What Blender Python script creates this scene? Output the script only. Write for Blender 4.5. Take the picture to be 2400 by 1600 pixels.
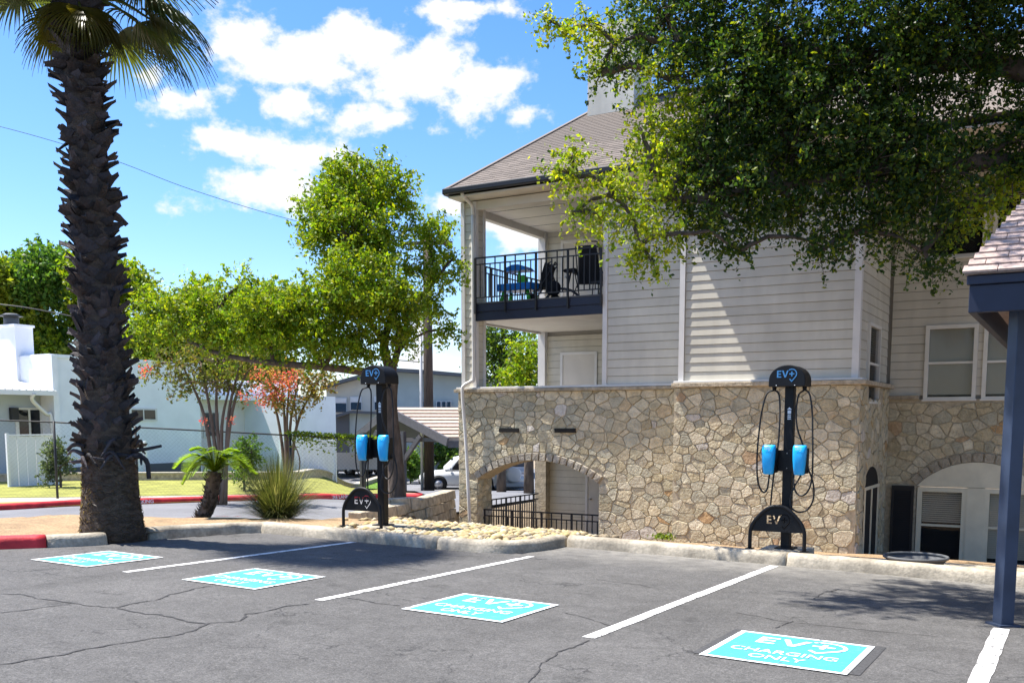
import bpy, bmesh, math, random
import numpy as np
from mathutils import Matrix, Vector
random.seed(7); rng = np.random.default_rng(7)
R = math.radians
for o in list(bpy.data.objects): bpy.data.objects.remove(o)
scene = bpy.context.scene
C = scene.collection
# ------------------------------------------------------------------ camera
cam_d = bpy.data.cameras.new('camera'); cam = bpy.data.objects.new('camera', cam_d); C.objects.link(cam)
cam.location = (0, 0, 1.6); cam.rotation_euler = (R(90 - 6.25), 0, R(30))
cam_d.sensor_width = 36; cam_d.lens = 34.5; cam_d.shift_y = 0.1820
cam_d.clip_start = 0.1; cam_d.clip_end = 3000
scene.camera = cam
# ------------------------------------------------------------------ sky
SUN_EL, SUN_AZ = R(64), math.atan2(-0.975, -0.225)     # compass direction the light comes from
world = bpy.data.worlds.new('World'); scene.world = world; world.use_nodes = True
def build_sky():
    nt = world.node_tree; N, L = nt.nodes, nt.links
    N.clear()
    out = N.new('ShaderNodeOutputWorld'); bg = N.new('ShaderNodeBackground'); bg.inputs[1].default_value = 0.118
    L.new(bg.outputs[0], out.inputs[0])
    sky = N.new('ShaderNodeTexSky'); sky.sky_type = 'NISHITA'; sky.sun_disc = False
    sky.sun_elevation = SUN_EL; sky.sun_rotation = SUN_AZ % (2 * math.pi); sky.altitude = 200; sky.air_density = 1.0; sky.dust_density = 0.6; sky.ozone_density = 2.0
    hs = N.new('ShaderNodeHueSaturation'); hs.inputs['Saturation'].default_value = 1.28; hs.inputs['Value'].default_value = 1.0
    L.new(sky.outputs[0], hs.inputs['Color'])
    tc = N.new('ShaderNodeTexCoord'); sep = N.new('ShaderNodeSeparateXYZ'); L.new(tc.outputs['Generated'], sep.inputs[0])
    def math_(op, a, b=None, c=None, clamp=False):
        n = N.new('ShaderNodeMath'); n.operation = op; n.use_clamp = clamp
        for i, v in enumerate((a, b, c)):
            if v is None: continue
            if isinstance(v, (int, float)): n.inputs[i].default_value = v
            else: L.new(v, n.inputs[i])
        return n.outputs[0]
    az = math_('ARCTAN2', sep.outputs[0], sep.outputs[1]); el = math_('ARCSINE', sep.outputs[2])
    cmb = N.new('ShaderNodeCombineXYZ'); L.new(az, cmb.inputs[0]); L.new(el, cmb.inputs[1])
    def noise(scale, detail, rough, off=(0, 0, 0), stretch=1.0):
        m = N.new('ShaderNodeMapping'); m.inputs['Location'].default_value = off; m.inputs['Scale'].default_value = (1, 1, stretch)
        L.new(tc.outputs['Generated'], m.inputs[0])
        n = N.new('ShaderNodeTexNoise'); n.inputs['Scale'].default_value = scale; n.inputs['Detail'].default_value = detail; n.inputs['Roughness'].default_value = rough
        L.new(m.outputs[0], n.inputs['Vector']); return n
    warp = noise(14, 4, 0.6)
    wv = N.new('ShaderNodeVectorMath'); wv.operation = 'SUBTRACT'; L.new(warp.outputs['Color'], wv.inputs[0]); wv.inputs[1].default_value = (.5, .5, .5)
    ws = N.new('ShaderNodeVectorMath'); ws.operation = 'MULTIPLY'; L.new(wv.outputs[0], ws.inputs[0]); ws.inputs[1].default_value = (.09, .05, 0)
    pos = N.new('ShaderNodeVectorMath'); pos.operation = 'ADD'; L.new(cmb.outputs[0], pos.inputs[0]); L.new(ws.outputs[0], pos.inputs[1])
    # cumulus banks: (azimuth, elevation, half width, half height, weight) in degrees
    acc = None
    for a, e, ra, re, w in CLOUDS:
        s = N.new('ShaderNodeVectorMath'); s.operation = 'SUBTRACT'; L.new(pos.outputs[0], s.inputs[0]); s.inputs[1].default_value = (R(a), R(e), 0)
        k = N.new('ShaderNodeVectorMath'); k.operation = 'MULTIPLY'; L.new(s.outputs[0], k.inputs[0]); k.inputs[1].default_value = (1 / R(ra), 1 / R(re), 0)
        l = N.new('ShaderNodeVectorMath'); l.operation = 'LENGTH'; L.new(k.outputs[0], l.inputs[0])
        d = math_('MULTIPLY_ADD', l.outputs['Value'], -w, w)
        acc = d if acc is None else math_('SMOOTH_MAX', acc, d, 0.25)
    fb = noise(26, 7, 0.62, stretch=1.5)
    fine = math_('MULTIPLY', math_('SUBTRACT', fb.outputs['Fac'], 0.5), 2.4)
    inview = math_('ADD', acc, fine)
    # the same kind of scattered cumulus over the rest of the sky
    gen = noise(3.2, 7, 0.6, off=(3.1, 1.7, 0.4), stretch=1.6)
    g2 = math_('MULTIPLY_ADD', gen.outputs['Fac'], 7.0, -4.1)
    azd = math_('ABSOLUTE', math_('ADD', az, R(30)))
    away = math_('MULTIPLY_ADD', azd, 1 / R(14), -R(32) / R(14), clamp=True)
    aw2 = math_('MULTIPLY_ADD', el, 1 / R(8), -R(30) / R(8), clamp=True)
    gsel = math_('MULTIPLY_ADD', math_('MAXIMUM', away, aw2), 6.0, -6.0)
    dens = math_('MAXIMUM', inview, math_('ADD', g2, gsel))
    sm = N.new('ShaderNodeMapRange'); sm.interpolation_type = 'SMOOTHSTEP'; sm.inputs['From Min'].default_value = -0.12; sm.inputs['From Max'].default_value = 0.5
    L.new(dens, sm.inputs['Value'])
    core = N.new('ShaderNodeMapRange'); core.inputs['From Min'].default_value = 0.2; core.inputs['From Max'].default_value = 1.6; L.new(dens, core.inputs['Value'])
    sh = noise(11, 5, 0.6, off=(0.4, 0.2, 0.35))
    shr = N.new('ShaderNodeMapRange'); shr.inputs['From Min'].default_value = 0.35; shr.inputs['From Max'].default_value = 0.65; shr.inputs['To Min'].default_value = 0.74; L.new(sh.outputs['Fac'], shr.inputs['Value'])
    cc = N.new('ShaderNodeMix'); cc.data_type = 'RGBA'; cc.inputs['A'].default_value = (3.5, 3.65, 4.05, 1); cc.inputs['B'].default_value = (4.5, 4.5, 4.55, 1)
    L.new(shr.outputs[0], cc.inputs['Factor'])
    hor = N.new('ShaderNodeMapRange'); hor.inputs['From Min'].default_value = 0.0; hor.inputs['From Max'].default_value = 0.05; L.new(sep.outputs[2], hor.inputs['Value'])
    fac = math_('MULTIPLY', sm.outputs[0], hor.outputs[0])
    mix = N.new('ShaderNodeMix'); mix.data_type = 'RGBA'; L.new(fac, mix.inputs['Factor']); tn = N.new('ShaderNodeMix'); tn.data_type = 'RGBA'; tn.blend_type = 'MULTIPLY'; tn.inputs['Factor'].default_value = 1; tn.inputs['B'].default_value = (.86, .88, 1.0, 1); L.new(hs.outputs[0], tn.inputs['A']); L.new(tn.outputs['Result'], mix.inputs['A']); L.new(cc.outputs['Result'], mix.inputs['B'])
    L.new(mix.outputs['Result'], bg.inputs[0])
CLOUDS = [(-41.7, 18.7, 3.18, 1.6, 1.0), (-38.3, 19.6, 2.96, 1.7, 1.1), (-35.2, 18.2, 4.1, 1.98, 1.2), (-32.1, 17.7, 3.02, 1.54, 1.0), (-29.9, 18.2, 1.65, 1.06, 0.8), (-42.4, 16.8, 2.25, 1.06, 0.9), (-37.2, 16.1, 3.0, 0.92, 0.7), (-28.9, 16.7, 1.24, 0.68, 0.5), (-45.2, 19.5, 2.18, 1.33, 0.55), (-43.5, 20.1, 1.3, 0.89, 0.4), (-47.6, 16.5, 2.15, 0.74, 0.6), (-45.4, 14.6, 2.86, 0.82, 0.9), (-41.4, 14.5, 3.49, 1.1, 0.9), (-43.3, 12.7, 4.53, 1.48, 1.0), (-46.5, 11.5, 1.55, 0.7, 0.3), (-32.6, 21.7, 3.54, 0.71, 0.8), (-33.6, 20.7, 1.36, 0.59, 0.5), (-30.2, 10.6, 2.51, 1.82, 1.1), (-33.6, 11.7, 1.39, 0.77, 0.5), (-29.3, 12.2, 2.22, 1.03, 0.6), (-49.7, 17.6, 0.44, 0.4, 0.3), (-34.7, 3.5, 2.54, 1.11, 0.8), (-34.9, 5.4, 1.96, 1.09, 0.3)]
build_sky()
# ------------------------------------------------------------------ sun, exposure
sun_d = bpy.data.lights.new('sun', 'SUN'); sun = bpy.data.objects.new('sun', sun_d); C.objects.link(sun)
sun_d.energy = 5.0; sun_d.angle = R(0.53); sun_d.color = (1, .955, .88)
sun_dir = Vector((math.sin(SUN_AZ) * math.cos(SUN_EL), math.cos(SUN_AZ) * math.cos(SUN_EL), math.sin(SUN_EL)))
sun.rotation_euler = sun_dir.to_track_quat('Z', 'Y').to_euler(); sun.location = (-20, -5, 40)
vs = scene.view_settings; vs.view_transform = 'Standard'; vs.look = 'None'; vs.gamma = 1; vs.use_curve_mapping = False
vs.exposure = 1.1
scene.render.engine = 'CYCLES'
scene.cycles.max_bounces = 5; scene.cycles.diffuse_bounces = 2; scene.cycles.transparent_max_bounces = 6; scene.cycles.glossy_bounces = 2

# ------------------------------------------------------------------ measuring helpers
F_ = 2300.; P_ = R(6.25); T_ = R(30); CY_ = 985 + F_ * math.tan(P_)
EYE = np.array([0, 0, 1.6])
FW = np.array([-math.sin(T_) * math.cos(P_), math.cos(T_) * math.cos(P_), -math.sin(P_)])
RT = np.array([math.cos(T_), math.sin(T_), 0]); UP = np.cross(RT, FW)
def ray(u, v): return FW + RT * (u - 1200) / F_ + UP * (CY_ - v) / F_
def at(u, v, D=None, X=None, Y=None):
    d = ray(u, v)
    if D is not None: return EYE + d * D
    if X is not None: return EYE + d * (X / d[0])
    return EYE + d * (Y / d[1])
def lerp_tab(t, tab):
    if t <= tab[0][0]: return tab[0][1]
    for (a, b), (c, d) in zip(tab, tab[1:]):
        if t <= c: return b + (d - b) * (t - a) / (c - a)
    return tab[-1][1]
def lot(x, y): return -.014 * x - .019 * y
XBND = [(13.6, -10.75), (15, -11.1), (17, -11.75), (19, -12.5)]
DROP2 = [(15.6, 0), (17.2, -.3), (20, -.42), (28, -.6), (36, -1.0), (46, -1.7), (70, -1.9), (300, -2.5)]
DROP = [(15.6, 0), (17.2, -.3), (20, -.42), (40, -.55), (48, -1.7), (70, -1.9), (300, -2.5)]
def sst(t): t = min(1, max(0, t)); return t * t * (3 - 2 * t)
def zg(x, y):
    D = -.5 * x + .866 * y
    k = sst((D - 18) / 10); U = (x * .866 + y * .5) / max(D, 1); side = sst((U + .205) / .05)
    if y < 12.2 and x > -11: k = 0
    z = lot(x, y) * (1 - k)
    xb = lerp_tab(y, XBND); sunk = sst((x - xb + .05) / .2) * sst((y - 12.7) / 1.2)
    up = z + (lerp_tab(D, DROP) * (1 - side) + lerp_tab(D, DROP2) * side) * (1 - sst((x + 11.8) / .6)) * 1.0
    low = lerp_tab(y, [(12.7, -.1), (14.2, -.4), (17, -.62), (18.8, -.92), (19.0, -1.42), (30, -1.42)])
    if x > -12.3 and y > 19: sunk = max(sunk, sst((y - 19) / .2) * sst((x + 12.35) / .1) * (1 if y < 26 else 0))
    return up * (1 - sunk) + low * sunk
def ground(u, v):
    d = ray(u, v); t = 3.
    while t < 400:
        p = EYE + d * t
        if p[2] < zg(p[0], p[1]): break
        t += .02 + t * .0015
    return p

# ------------------------------------------------------------------ object helpers
def wm(o):
    m = o.matrix_basis.copy()
    if o.parent: m = wm(o.parent) @ o.matrix_parent_inverse @ m
    return m
def attach(o, p):
    o.parent = p; o.matrix_parent_inverse = wm(p).inverted()
def tag(o, label=None, cat=None, group=None, kind=None):
    if label: o['label'] = label
    if cat: o['category'] = cat
    if group: o['group'] = group
    if kind: o['kind'] = kind
    return o
def empty(name, loc=(0, 0, 0), rz=0, label=None, cat=None, group=None):
    o = bpy.data.objects.new(name, None); C.objects.link(o); o.location = loc; o.rotation_euler.z = rz; o.empty_display_size = .2
    return tag(o, label, cat, group)
def obj(name, me, mat=None, parent=None, loc=None):
    if mat is not None and not me.materials: me.materials.append(mat)
    o = bpy.data.objects.new(name, me); C.objects.link(o)
    if loc is not None: o.location = loc
    if parent is not None: attach(o, parent)
    return o
def copy_tree(o, parent=None):
    c = o.copy(); C.objects.link(c)
    if parent is not None: c.parent = parent; c.matrix_parent_inverse = o.matrix_parent_inverse.copy()
    for ch in list(o.children): copy_tree(ch, c)
    return c
class MB:
    def __init__(s): s.v = []; s.f = []; s.sm = []
    def add(s, vs, fs, smooth=False):
        b = len(s.v); s.v += [tuple(map(float, v)) for v in vs]; s.f += [tuple(i + b for i in f) for f in fs]; s.sm += [smooth] * len(fs); return s
    def box(s, a, b):
        x0, y0, z0 = a; x1, y1, z1 = b
        return s.add([(x0, y0, z0), (x1, y0, z0), (x1, y1, z0), (x0, y1, z0), (x0, y0, z1), (x1, y0, z1), (x1, y1, z1), (x0, y1, z1)],
                     [(0, 3, 2, 1), (4, 5, 6, 7), (0, 1, 5, 4), (1, 2, 6, 5), (2, 3, 7, 6), (3, 0, 4, 7)])
    def hexa(s, p): return s.add(p, [(0, 3, 2, 1), (4, 5, 6, 7), (0, 1, 5, 4), (1, 2, 6, 5), (2, 3, 7, 6), (3, 0, 4, 7)])
    def bar(s, a, b, w, h=None):
        h = h or w; a = Vector(a); b = Vector(b); d = (b - a).normalized()
        x = d.cross(Vector((0, 0, 1)));
        if x.length < 1e-3: x = Vector((1, 0, 0))
        x.normalize(); y = x.cross(d)
        p = []
        for q in (a, b):
            for sx, sy in ((-1, -1), (1, -1), (1, 1), (-1, 1)): p.append(q + x * sx * w / 2 + y * sy * h / 2)
        return s.hexa(p)
    def tube(s, pts, rad, n=8, smooth=True, cap=True):
        pts = [Vector(p) for p in pts]; m = len(pts)
        if isinstance(rad, (int, float)): rad = [rad] * m
        vs = []; fs = []; prev = None
        for i, p in enumerate(pts):
            d = (pts[min(i + 1, m - 1)] - pts[max(i - 1, 0)])
            if d.length < 1e-9: d = Vector((0, 0, 1))
            d.normalize()
            if prev is None:
                x = d.cross(Vector((0, 0, 1)))
                if x.length < 1e-2: x = d.cross(Vector((1, 0, 0)))
            else: x = prev - d * prev.dot(d)
            x.normalize(); prev = x; y = d.cross(x)
            for k in range(n):
                a = 2 * math.pi * k / n; vs.append(p + (x * math.cos(a) + y * math.sin(a)) * rad[i])
        for i in range(m - 1):
            for k in range(n):
                k2 = (k + 1) % n; fs.append((i * n + k, i * n + k2, (i + 1) * n + k2, (i + 1) * n + k))
        if cap: fs.append(tuple(range(n - 1, -1, -1))); fs.append(tuple((m - 1) * n + k for k in range(n)))
        return s.add(vs, fs, smooth)
    def prism(s, poly, axis, a, b):
        n = len(poly)
        def P(p, t): return {'x': (t, p[0], p[1]), 'y': (p[0], t, p[1]), 'z': (p[0], p[1], t)}[axis]
        vs = [P(p, a) for p in poly] + [P(p, b) for p in poly]
        fs = [tuple(range(n)), tuple(range(2 * n - 1, n - 1, -1))] + [(i, i + n, (i + 1) % n + n, (i + 1) % n) for i in range(n)]
        return s.add(vs, fs)
    def mesh(s, name, mat=None):
        me = bpy.data.meshes.new(name); me.from_pydata(s.v, [], s.f)
        if any(s.sm): me.polygons.foreach_set('use_smooth', s.sm)
        bm = bmesh.new(); bm.from_mesh(me); bmesh.ops.recalc_face_normals(bm, faces=bm.faces); bm.to_mesh(me); bm.free()
        if mat: me.materials.append(mat)
        me.update(); return me
    def build(s, name, mat=None, parent=None): return obj(name, s.mesh(name, mat), None, parent)
def bevel(o, w, seg=2):
    m = o.modifiers.new('bevel', 'BEVEL'); m.width = w; m.segments = seg; m.limit_method = 'ANGLE'; m.angle_limit = R(40); return o
def spline(pts, n=8):
    P = [np.array(p, float) for p in pts]; P = [2 * P[0] - P[1]] + P + [2 * P[-1] - P[-2]]; out = []
    for i in range(1, len(P) - 2):
        a, b, c, d = P[i - 1:i + 3]
        for k in range(n):
            t = k / n; out.append(.5 * ((2 * b) + (c - a) * t + (2 * a - 5 * b + 4 * c - d) * t * t + (3 * b - a - 3 * c + d) * t ** 3))
    out.append(P[-2]); return out

# ------------------------------------------------------------------ materials
def new_mat(name):
    m = bpy.data.materials.new(name); m.use_nodes = True; nt = m.node_tree; b = nt.nodes['Principled BSDF']; return m, nt, b
def srgb(r, g, b): return tuple(((c / 255) / 12.92 if c / 255 <= .04045 else ((c / 255 + .055) / 1.055) ** 2.4) for c in (r, g, b))
def M(name, col, rough=.7, noise=None, bump=None, objcol=False, metal=0., spec=.4, noise2=None, randval=0., attr=None):
    """base colour, times world-space noise bands, optional bump, optional per-object colour"""
    m, nt, b = new_mat(name); N, L = nt.nodes, nt.links
    b.inputs['Roughness'].default_value = rough; b.inputs['Metallic'].default_value = metal; b.inputs['Specular IOR Level'].default_value = spec
    geo = N.new('ShaderNodeNewGeometry'); cur = None
    rgb = N.new('ShaderNodeRGB'); rgb.outputs[0].default_value = (*col, 1); cur = rgb.outputs[0]
    def mul(a, bsock):
        x = N.new('ShaderNodeMix'); x.data_type = 'RGBA'; x.blend_type = 'MULTIPLY'; x.inputs['Factor'].default_value = 1
        L.new(a, x.inputs['A']); L.new(bsock, x.inputs['B']); return x.outputs['Result']
    if attr:
        a = N.new('ShaderNodeAttribute'); a.attribute_name = attr; cur = mul(cur, a.outputs['Color'])
    if objcol or randval:
        oi = N.new('ShaderNodeObjectInfo')
        if objcol: cur = mul(cur, oi.outputs['Color'])
        if randval:
            r = N.new('ShaderNodeMapRange'); r.inputs['To Min'].default_value = 1 - randval; r.inputs['To Max'].default_value = 1 + randval
            L.new(oi.outputs['Random'], r.inputs['Value']); cb = N.new('ShaderNodeCombineColor')
            for i in range(3): L.new(r.outputs[0], cb.inputs[i])
            cur = mul(cur, cb.outputs[0])
    for nz in (noise, noise2):
        if not nz: continue
        sc, amt, det = nz[:3]; stretch = nz[3] if len(nz) > 3 else (1, 1, 1)
        mp = N.new('ShaderNodeMapping'); mp.inputs['Scale'].default_value = stretch; L.new(geo.outputs['Position'], mp.inputs[0])
        t = N.new('ShaderNodeTexNoise'); t.inputs['Scale'].default_value = sc; t.inputs['Detail'].default_value = det; L.new(mp.outputs[0], t.inputs['Vector'])
        r = N.new('ShaderNodeMapRange'); r.inputs['From Min'].default_value = .3; r.inputs['From Max'].default_value = .7; r.inputs['To Min'].default_value = 1 - amt; r.inputs['To Max'].default_value = 1 + amt
        L.new(t.outputs['Fac'], r.inputs['Value']); cb = N.new('ShaderNodeCombineColor')
        for i in range(3): L.new(r.outputs[0], cb.inputs[i])
        cur = mul(cur, cb.outputs[0])
    L.new(cur, b.inputs['Base Color'])
    if bump:
        sc, st, dist = bump[:3]; stretch = bump[3] if len(bump) > 3 else (1, 1, 1)
        mp = N.new('ShaderNodeMapping'); mp.inputs['Scale'].default_value = stretch; L.new(geo.outputs['Position'], mp.inputs[0])
        t = N.new('ShaderNodeTexNoise'); t.inputs['Scale'].default_value = sc; t.inputs['Detail'].default_value = 6; L.new(mp.outputs[0], t.inputs['Vector'])
        bp = N.new('ShaderNodeBump'); bp.inputs['Strength'].default_value = st; bp.inputs['Distance'].default_value = dist
        L.new(t.outputs['Fac'], bp.inputs['Height']); L.new(bp.outputs[0], b.inputs['Normal'])
    return m
def leaf_mat(name, trans=.45, rough=.5):
    m, nt, b = new_mat(name); N, L = nt.nodes, nt.links
    a = N.new('ShaderNodeAttribute'); a.attribute_name = 'Col'
    L.new(a.outputs['Color'], b.inputs['Base Color']); b.inputs['Roughness'].default_value = rough; b.inputs['Specular IOR Level'].default_value = .35
    tr = N.new('ShaderNodeBsdfTranslucent'); k = N.new('ShaderNodeMix'); k.data_type = 'RGBA'; k.blend_type = 'MULTIPLY'; k.inputs['Factor'].default_value = 1
    L.new(a.outputs['Color'], k.inputs['A']); k.inputs['B'].default_value = (1.7, 1.7, .6, 1); L.new(k.outputs['Result'], tr.inputs['Color'])
    mx = N.new('ShaderNodeMixShader'); mx.inputs[0].default_value = trans; L.new(b.outputs[0], mx.inputs[1]); L.new(tr.outputs[0], mx.inputs[2])
    L.new(mx.outputs[0], nt.nodes['Material Output'].inputs['Surface']); return m
def glass_mat(name, tint=(.02, .025, .03), clear=.8, rough=.03):
    m, nt, b = new_mat(name); N, L = nt.nodes, nt.links
    b.inputs['Base Color'].default_value = (*tint, 1); b.inputs['Roughness'].default_value = rough; b.inputs['Specular IOR Level'].default_value = .6
    tr = N.new('ShaderNodeBsdfTransparent'); mx = N.new('ShaderNodeMixShader'); mx.inputs[0].default_value = clear
    L.new(b.outputs[0], mx.inputs[1]); L.new(tr.outputs[0], mx.inputs[2]); L.new(mx.outputs[0], nt.nodes['Material Output'].inputs['Surface']); return m
def paint_mat(name, col, under, wear_scale=18., wear=.36, rough=.75):
    """road paint with worn spots that show the asphalt"""
    m, nt, b = new_mat(name); N, L = nt.nodes, nt.links
    geo = N.new('ShaderNodeNewGeometry'); t = N.new('ShaderNodeTexNoise'); t.inputs['Scale'].default_value = wear_scale; t.inputs['Detail'].default_value = 9; t.inputs['Roughness'].default_value = .75
    L.new(geo.outputs['Position'], t.inputs['Vector'])
    r = N.new('ShaderNodeMapRange'); r.inputs['From Min'].default_value = wear; r.inputs['From Max'].default_value = wear + .06; L.new(t.outputs['Fac'], r.inputs['Value'])
    x = N.new('ShaderNodeMix'); x.data_type = 'RGBA'; x.inputs['A'].default_value = (*under, 1); x.inputs['B'].default_value = (*col, 1); L.new(r.outputs[0], x.inputs['Factor'])
    t2 = N.new('ShaderNodeTexNoise'); t2.inputs['Scale'].default_value = 140; t2.inputs['Detail'].default_value = 3; L.new(geo.outputs['Position'], t2.inputs['Vector'])
    r2 = N.new('ShaderNodeMapRange'); r2.inputs['From Min'].default_value = .3; r2.inputs['From Max'].default_value = .7; r2.inputs['To Min'].default_value = .82; r2.inputs['To Max'].default_value = 1.08; L.new(t2.outputs['Fac'], r2.inputs['Value'])
    vm = N.new('ShaderNodeVectorMath'); vm.operation = 'SCALE'; L.new(x.outputs['Result'], vm.inputs[0]); L.new(r2.outputs[0], vm.inputs['Scale'])
    L.new(vm.outputs[0], b.inputs['Base Color']); b.inputs['Roughness'].default_value = rough
    bp = N.new('ShaderNodeBump'); bp.inputs['Strength'].default_value = .5; bp.inputs['Distance'].default_value = .006; L.new(t2.outputs['Fac'], bp.inputs['Height']); L.new(bp.outputs[0], b.inputs['Normal'])
    return m
ASPH = (.101, .097, .093)
def asphalt_mat():
    m, nt, b = new_mat('asphalt'); N, L = nt.nodes, nt.links
    geo = N.new('ShaderNodeNewGeometry')
    def nz(scale, det, rough=.6, stretch=(1, 1, 1)):
        mp = N.new('ShaderNodeMapping'); mp.inputs['Scale'].default_value = stretch; L.new(geo.outputs['Position'], mp.inputs[0])
        t = N.new('ShaderNodeTexNoise'); t.inputs['Scale'].default_value = scale; t.inputs['Detail'].default_value = det; t.inputs['Roughness'].default_value = rough; L.new(mp.outputs[0], t.inputs['Vector']); return t.outputs['Fac']
    def mr(s, a, b_, lo, hi):
        r = N.new('ShaderNodeMapRange'); r.inputs['From Min'].default_value = a; r.inputs['From Max'].default_value = b_; r.inputs['To Min'].default_value = lo; r.inputs['To Max'].default_value = hi; L.new(s, r.inputs['Value']); return r.outputs[0]
    def mu(a, c):
        n = N.new('ShaderNodeMath'); n.operation = 'MULTIPLY'; L.new(a, n.inputs[0]); L.new(c, n.inputs[1]); return n.outputs[0]
    grit = nz(70, 4, .8); big = nz(.55, 5); mid = nz(5, 6, .65); st = nz(1.3, 4, .6, (.35, 1.6, 1))
    val = mu(mu(mu(mr(grit, .3, .72, .42, 1.72), mr(big, .3, .7, .88, 1.12)), mr(mid, .3, .7, .86, 1.14)), mr(st, .3, .7, .93, 1.08))
    val = mu(val, mr(nz(27, 3, .7), .3, .7, .78, 1.22))
    val = mu(mu(val, mr(nz(1.9, 3, .5), .63, .72, 1, .68)), mr(nz(.42, 3, .5, (1.9, .5, 1)), .56, .7, 1, .82))
    vm = N.new('ShaderNodeVectorMath'); vm.operation = 'SCALE'; vm.inputs[0].default_value = ASPH; L.new(val, vm.inputs['Scale'])
    # pale grains of aggregate
    vo = N.new('ShaderNodeTexVoronoi'); vo.inputs['Scale'].default_value = 60; L.new(geo.outputs['Position'], vo.inputs['Vector'])
    g = mr(vo.outputs['Distance'], .1, .22, 1, 0); wn = N.new('ShaderNodeTexWhiteNoise'); L.new(vo.outputs['Position'], wn.inputs['Vector'])
    gs = mu(g, mr(wn.outputs['Value'], .7, .72, 0, .65))
    mx = N.new('ShaderNodeMix'); mx.data_type = 'RGBA'; L.new(gs, mx.inputs['Factor']); L.new(vm.outputs[0], mx.inputs['A']); mx.inputs['B'].default_value = (.36, .35, .33, 1)
    # hairline cracks
    wp = N.new('ShaderNodeTexNoise'); wp.inputs['Scale'].default_value = 2.2; wp.inputs['Detail'].default_value = 6; L.new(geo.outputs['Position'], wp.inputs['Vector'])
    ad = N.new('ShaderNodeVectorMath'); ad.operation = 'MULTIPLY_ADD'; L.new(wp.outputs['Color'], ad.inputs[0]); ad.inputs[1].default_value = (.9, .9, .9); L.new(geo.outputs['Position'], ad.inputs[2])
    v2 = N.new('ShaderNodeTexVoronoi'); v2.feature = 'DISTANCE_TO_EDGE'; v2.inputs['Scale'].default_value = .62; L.new(ad.outputs[0], v2.inputs['Vector'])
    cr = mu(mr(v2.outputs['Distance'], .0, .009, .75, 0), mr(nz(.9, 3), .47, .56, 0, 1))
    m2 = N.new('ShaderNodeMix'); m2.data_type = 'RGBA'; L.new(cr, m2.inputs['Factor']); L.new(mx.outputs['Result'], m2.inputs['A']); m2.inputs['B'].default_value = (.02, .02, .021, 1)
    # dusty strip that the rain leaves along the kerb
    sx = N.new('ShaderNodeSeparateXYZ'); L.new(geo.outputs['Position'], sx.inputs[0])
    wob = N.new('ShaderNodeMath'); wob.operation = 'MULTIPLY_ADD'; L.new(nz(1.1, 5), wob.inputs[0]); wob.inputs[1].default_value = 1.6; L.new(sx.outputs[1], wob.inputs[2])
    du = mu(mu(mr(wob.outputs[0], 11.5, 13.0, 0, .62), mr(mid, .3, .7, .3, 1.1)), mr(sx.outputs[0], -6.6, -6.0, .12, 1))
    m3 = N.new('ShaderNodeMix'); m3.data_type = 'RGBA'; L.new(du, m3.inputs['Factor']); L.new(m2.outputs['Result'], m3.inputs['A']); m3.inputs['B'].default_value = (.33, .31, .27, 1)
    L.new(m3.outputs['Result'], b.inputs['Base Color']); b.inputs['Roughness'].default_value = .85; b.inputs['Specular IOR Level'].default_value = .3
    bp = N.new('ShaderNodeBump'); bp.inputs['Strength'].default_value = .7; bp.inputs['Distance'].default_value = .012; L.new(grit, bp.inputs['Height'])
    b2 = N.new('ShaderNodeBump'); b2.inputs['Strength'].default_value = .5; b2.inputs['Distance'].default_value = .05; L.new(mid, b2.inputs['Height']); L.new(bp.outputs[0], b2.inputs['Normal'])
    L.new(b2.outputs[0], b.inputs['Normal']); return m
m_asph = asphalt_mat()
m_street = M('street_asphalt', (.17, .17, .18), .85, (70, .3, 3), (90, .4, .008), noise2=(.8, .15, 4))
m_white = paint_mat('white_road_paint', (.80, .79, .77), ASPH, 12, .40)
m_deco = paint_mat('cyan_road_paint', (.055, .56, .75), ASPH, 9, .37)
m_decw = paint_mat('decal_white_paint', (.78, .82, .82), ASPH, 11, .385)
m_dark = M('fresh_sealer', (.06, .059, .06), .8, (60, .4, 3))
m_crack = M('crack_sealant', (.043, .041, .041), .8, (30, .4, 4))
m_conc = M('curb_concrete', (.35, .305, .235), .9, (3.5, .4, 8), (40, .5, .012), noise2=(26, .2, 5))
m_red = M('red_curb_paint', (.55, .028, .035), .6, (5, .3, 6), (40, .4, .01))
m_stone = M('limestone', (1, 1, 1), .9, (9, .22, 7), (22, .8, .03), objcol=True, noise2=(60, .14, 4))
m_mortar = M('mortar', (.44, .375, .27), .95, (12, .25, 6), (45, .6, .01))
m_plank = M('siding_paint', (.60, .565, .475), .65, (1.3, .1, 5), (60, .12, .004, (1, 1, 5)), randval=.05, noise2=(3.5, .07, 6, (1, 1, .22)))
m_gap = M('siding_backing', (.30, .28, .24), .8)  # darker than the boards, so the gaps read as shadow lines
m_trim = M('trim_paint', (.70, .68, .65), .55, (3, .06, 4))
m_cream = M('cream_paint', (.72, .66, .50), .6, (4, .08, 5))
m_soff = M('soffit_paint', (.62, .58, .52), .7, (2, .06, 4))
m_shing = M('asphalt_shingle', (.165, .138, .118), .95, (45, .25, 4), (150, .5, .006), randval=.17)
m_shing2 = M('carport_shingle', (.42, .315, .27), .95, (35, .2, 4), (120, .5, .006), randval=.12)
m_black = M('black_powder_coat', (.0075, .008, .0095), .5, (6, .2, 3), spec=.25)
m_iron = M('black_iron', (.02, .02, .022), .5)
m_navy = M('navy_paint', (.016, .022, .045), .5, (5, .12, 4), (30, .1, .003))
m_steel = M('weathered_navy_paint', (.033, .048, .085), .45, (4, .2, 5), (40, .1, .003))
m_gut = M('gutter_paint', (.018, .017, .018), .4)
m_blue = M('blue_plastic', (.01, .40, .82), .32, spec=.5)
m_logo = M('logo_blue', (.07, .27, .55), .5)
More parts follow.
